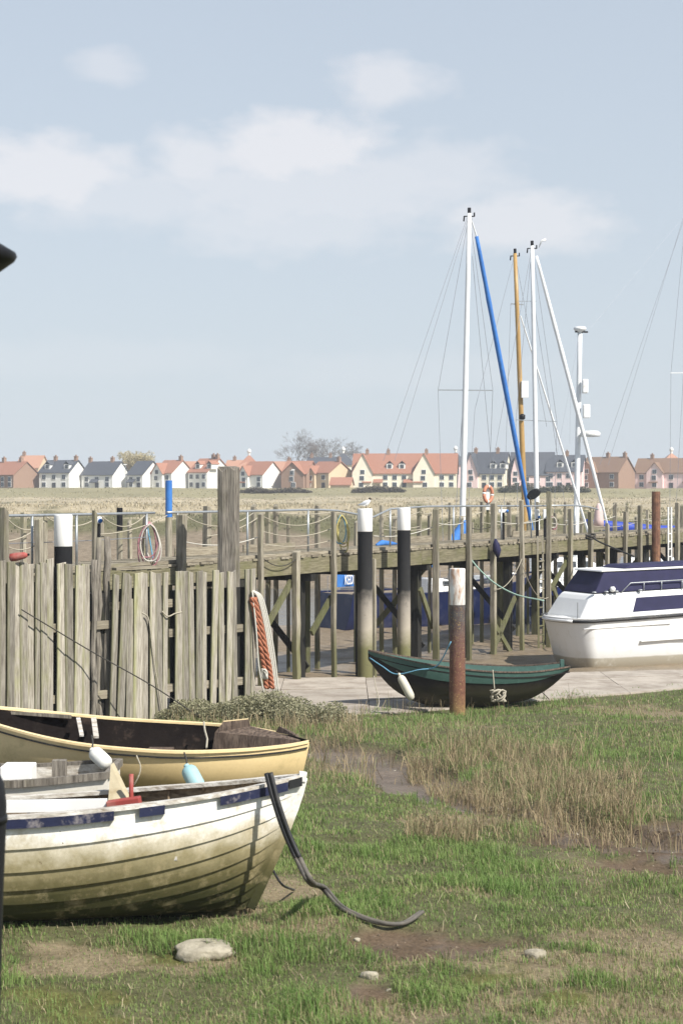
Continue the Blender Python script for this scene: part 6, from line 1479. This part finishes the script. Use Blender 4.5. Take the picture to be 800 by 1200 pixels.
# stones
def stone(name, label, px, row, w, h, d, seed, mat='stone', sink=.36):
    q = og(px, row); r2 = np.random.default_rng(seed); rows = []; n, m_ = 16, 30
    ph = r2.uniform(0, 6.28, 6)
    for i in range(n + 1):
        v = math.pi * i / n
        line = []
        for k in range(m_):
            a = 2 * math.pi * k / m_; f = 1 + .10 * math.sin(2 * a + ph[0] + v) + .07 * math.sin(3 * a + ph[1] - 2 * v) + .05 * math.sin(5 * a + ph[2] + 3 * v) + .16 * (float(vnoise(4 * math.sin(v) * math.cos(a) + ph[4] * 3, 4 * math.sin(v) * math.sin(a) + 3 * math.cos(v) + ph[5], seed)) - .5) + r2.uniform(-.012, .012)
            sv = math.copysign(abs(math.sin(v)) ** .6, math.sin(v)); cv = math.copysign(abs(math.cos(v)) ** .75, math.cos(v))
            line.append((q.x + w / 2 * f * sv * math.cos(a), q.y + d / 2 * f * sv * math.sin(a), q.z + h * (.5 - sink) + h / 2 * cv * (1 + .06 * math.sin(a + ph[3]))))
        rows.append(line)
    o = fixnormals(MB().grid(rows, closed=True).build(name, MAT[mat], M4=Matrix.Translation(q), smooth=True))
    tag(o, label, 'stone'); return o
stone('flat_stone', 'flat pale stone lying in the grass below the white boat', 240, 1118, .46, .14, .34, 1)
stone('pale_stone', 'small pale stone beside the muddy puddle', 627, 1122, .16, .09, .12, 2)
stone('shell_fragment', 'small whitish shell fragment on the soil mound', 433, 1146, .12, .07, .10, 3)
stone('pebble', 'small pale pebble on the mud near the end of the rubber strip', 418, 1102, .05, .03, .04, 4)
stone('pebble', 'little white pebble lowest on the soil by the shell fragment', 456, 1163, .05, .04, .04, 5)
q = og(580, 952); o = MB().tube([q + Vector((-.2, 0, .03)), q + Vector((0, .02, .035)), q + Vector((.25, -.02, .03))], [.03, .04, .025], 7).build('driftwood', MAT['oldlog'], M4=Matrix.Translation(q)); tag(o, 'short piece of driftwood on the mud at the edge of the reeds', 'driftwood')
# black bollard post and lamp close to the camera
DP = 6.2
pt = P(-22, 893, DP); pbm = P(-30, 1250, DP)
b0 = Vector((pbm.x - .02, DP, gz(pbm.x, DP) - .2)); t0 = Vector((pt.x, DP, pt.z))
bp = thing('black_post', 'black round-topped iron post close to the camera at the picture edge', 'post', b0)
ax = (t0 - b0); L_ = ax.length; axn = ax.normalized()
prof = [(0, .082), (.55, .082), (.80, .088), (.90, .094), (.94, .094), (.97, .085), (.985, .065), (.996, .035), (1.0, .005)]
MB().tube([b0 + axn * L_ * a for a, _ in prof], [r_ for _, r_ in prof], 20).build('shaft', MAT['black'], bp, smooth=True)
MB().tube([b0 + axn * L_ * .915, b0 + axn * L_ * .925], .099, 20).build('collar', MAT['black'], bp, smooth=True)
lp = thing('gooseneck_lamp', 'black lamp bowl poking in from the edge against the sky', 'lamp', Vector((-2.05, DP, gz(-2.05, DP))))
c = P(-42, 291, DP)
X = Matrix.Translation(c) @ Matrix.Rotation(R(8), 4, 'Y')
r_ = 62 * DP / FPX
MB().lathe([(r_ * .05, -r_ * .62), (r_ * .35, -r_ * .58), (r_ * .62, -r_ * .44), (r_ * .84, -r_ * .22), (r_ * .96, -.02), (r_, 0), (r_ * .97, .012), (r_ * .5, .05), (r_ * .1, .07)], 28).build('bowl', MAT['black'], lp, xf=X, smooth=True)
MB().tube(spline([c + Vector((0, 0, .06)), c + Vector((-.05, 0, .25)), c + Vector((-.3, 0, .42)), c + Vector((-.55, 0, .25)), Vector((-2.05, DP, c.z - .1))], 6), .025, 8).build('arm', MAT['black'], lp, smooth=True)
MB().tube([(-2.05, DP, gz(-2.05, DP) - .2), (-2.05, DP, c.z - .1)], .045, 10).build('column', MAT['black'], lp, smooth=True)

# thin spring haze over the creek and the houses
m, nt, b = new_mat('haze_air'); nt.nodes.remove(b)
pv = nt.nodes.new('ShaderNodeVolumePrincipled'); pv.inputs['Color'].default_value = (.86, .92, 1.0, 1); pv.inputs['Density'].default_value = .00045
nt.links.new(pv.outputs[0], nt.nodes['Material Output'].inputs['Volume'])
o = MB().box((-5200, -90, -4.5), (5200, 11500, 27)).build('haze', m); tag(o, 'thin pale haze in the air', kind='stuff')
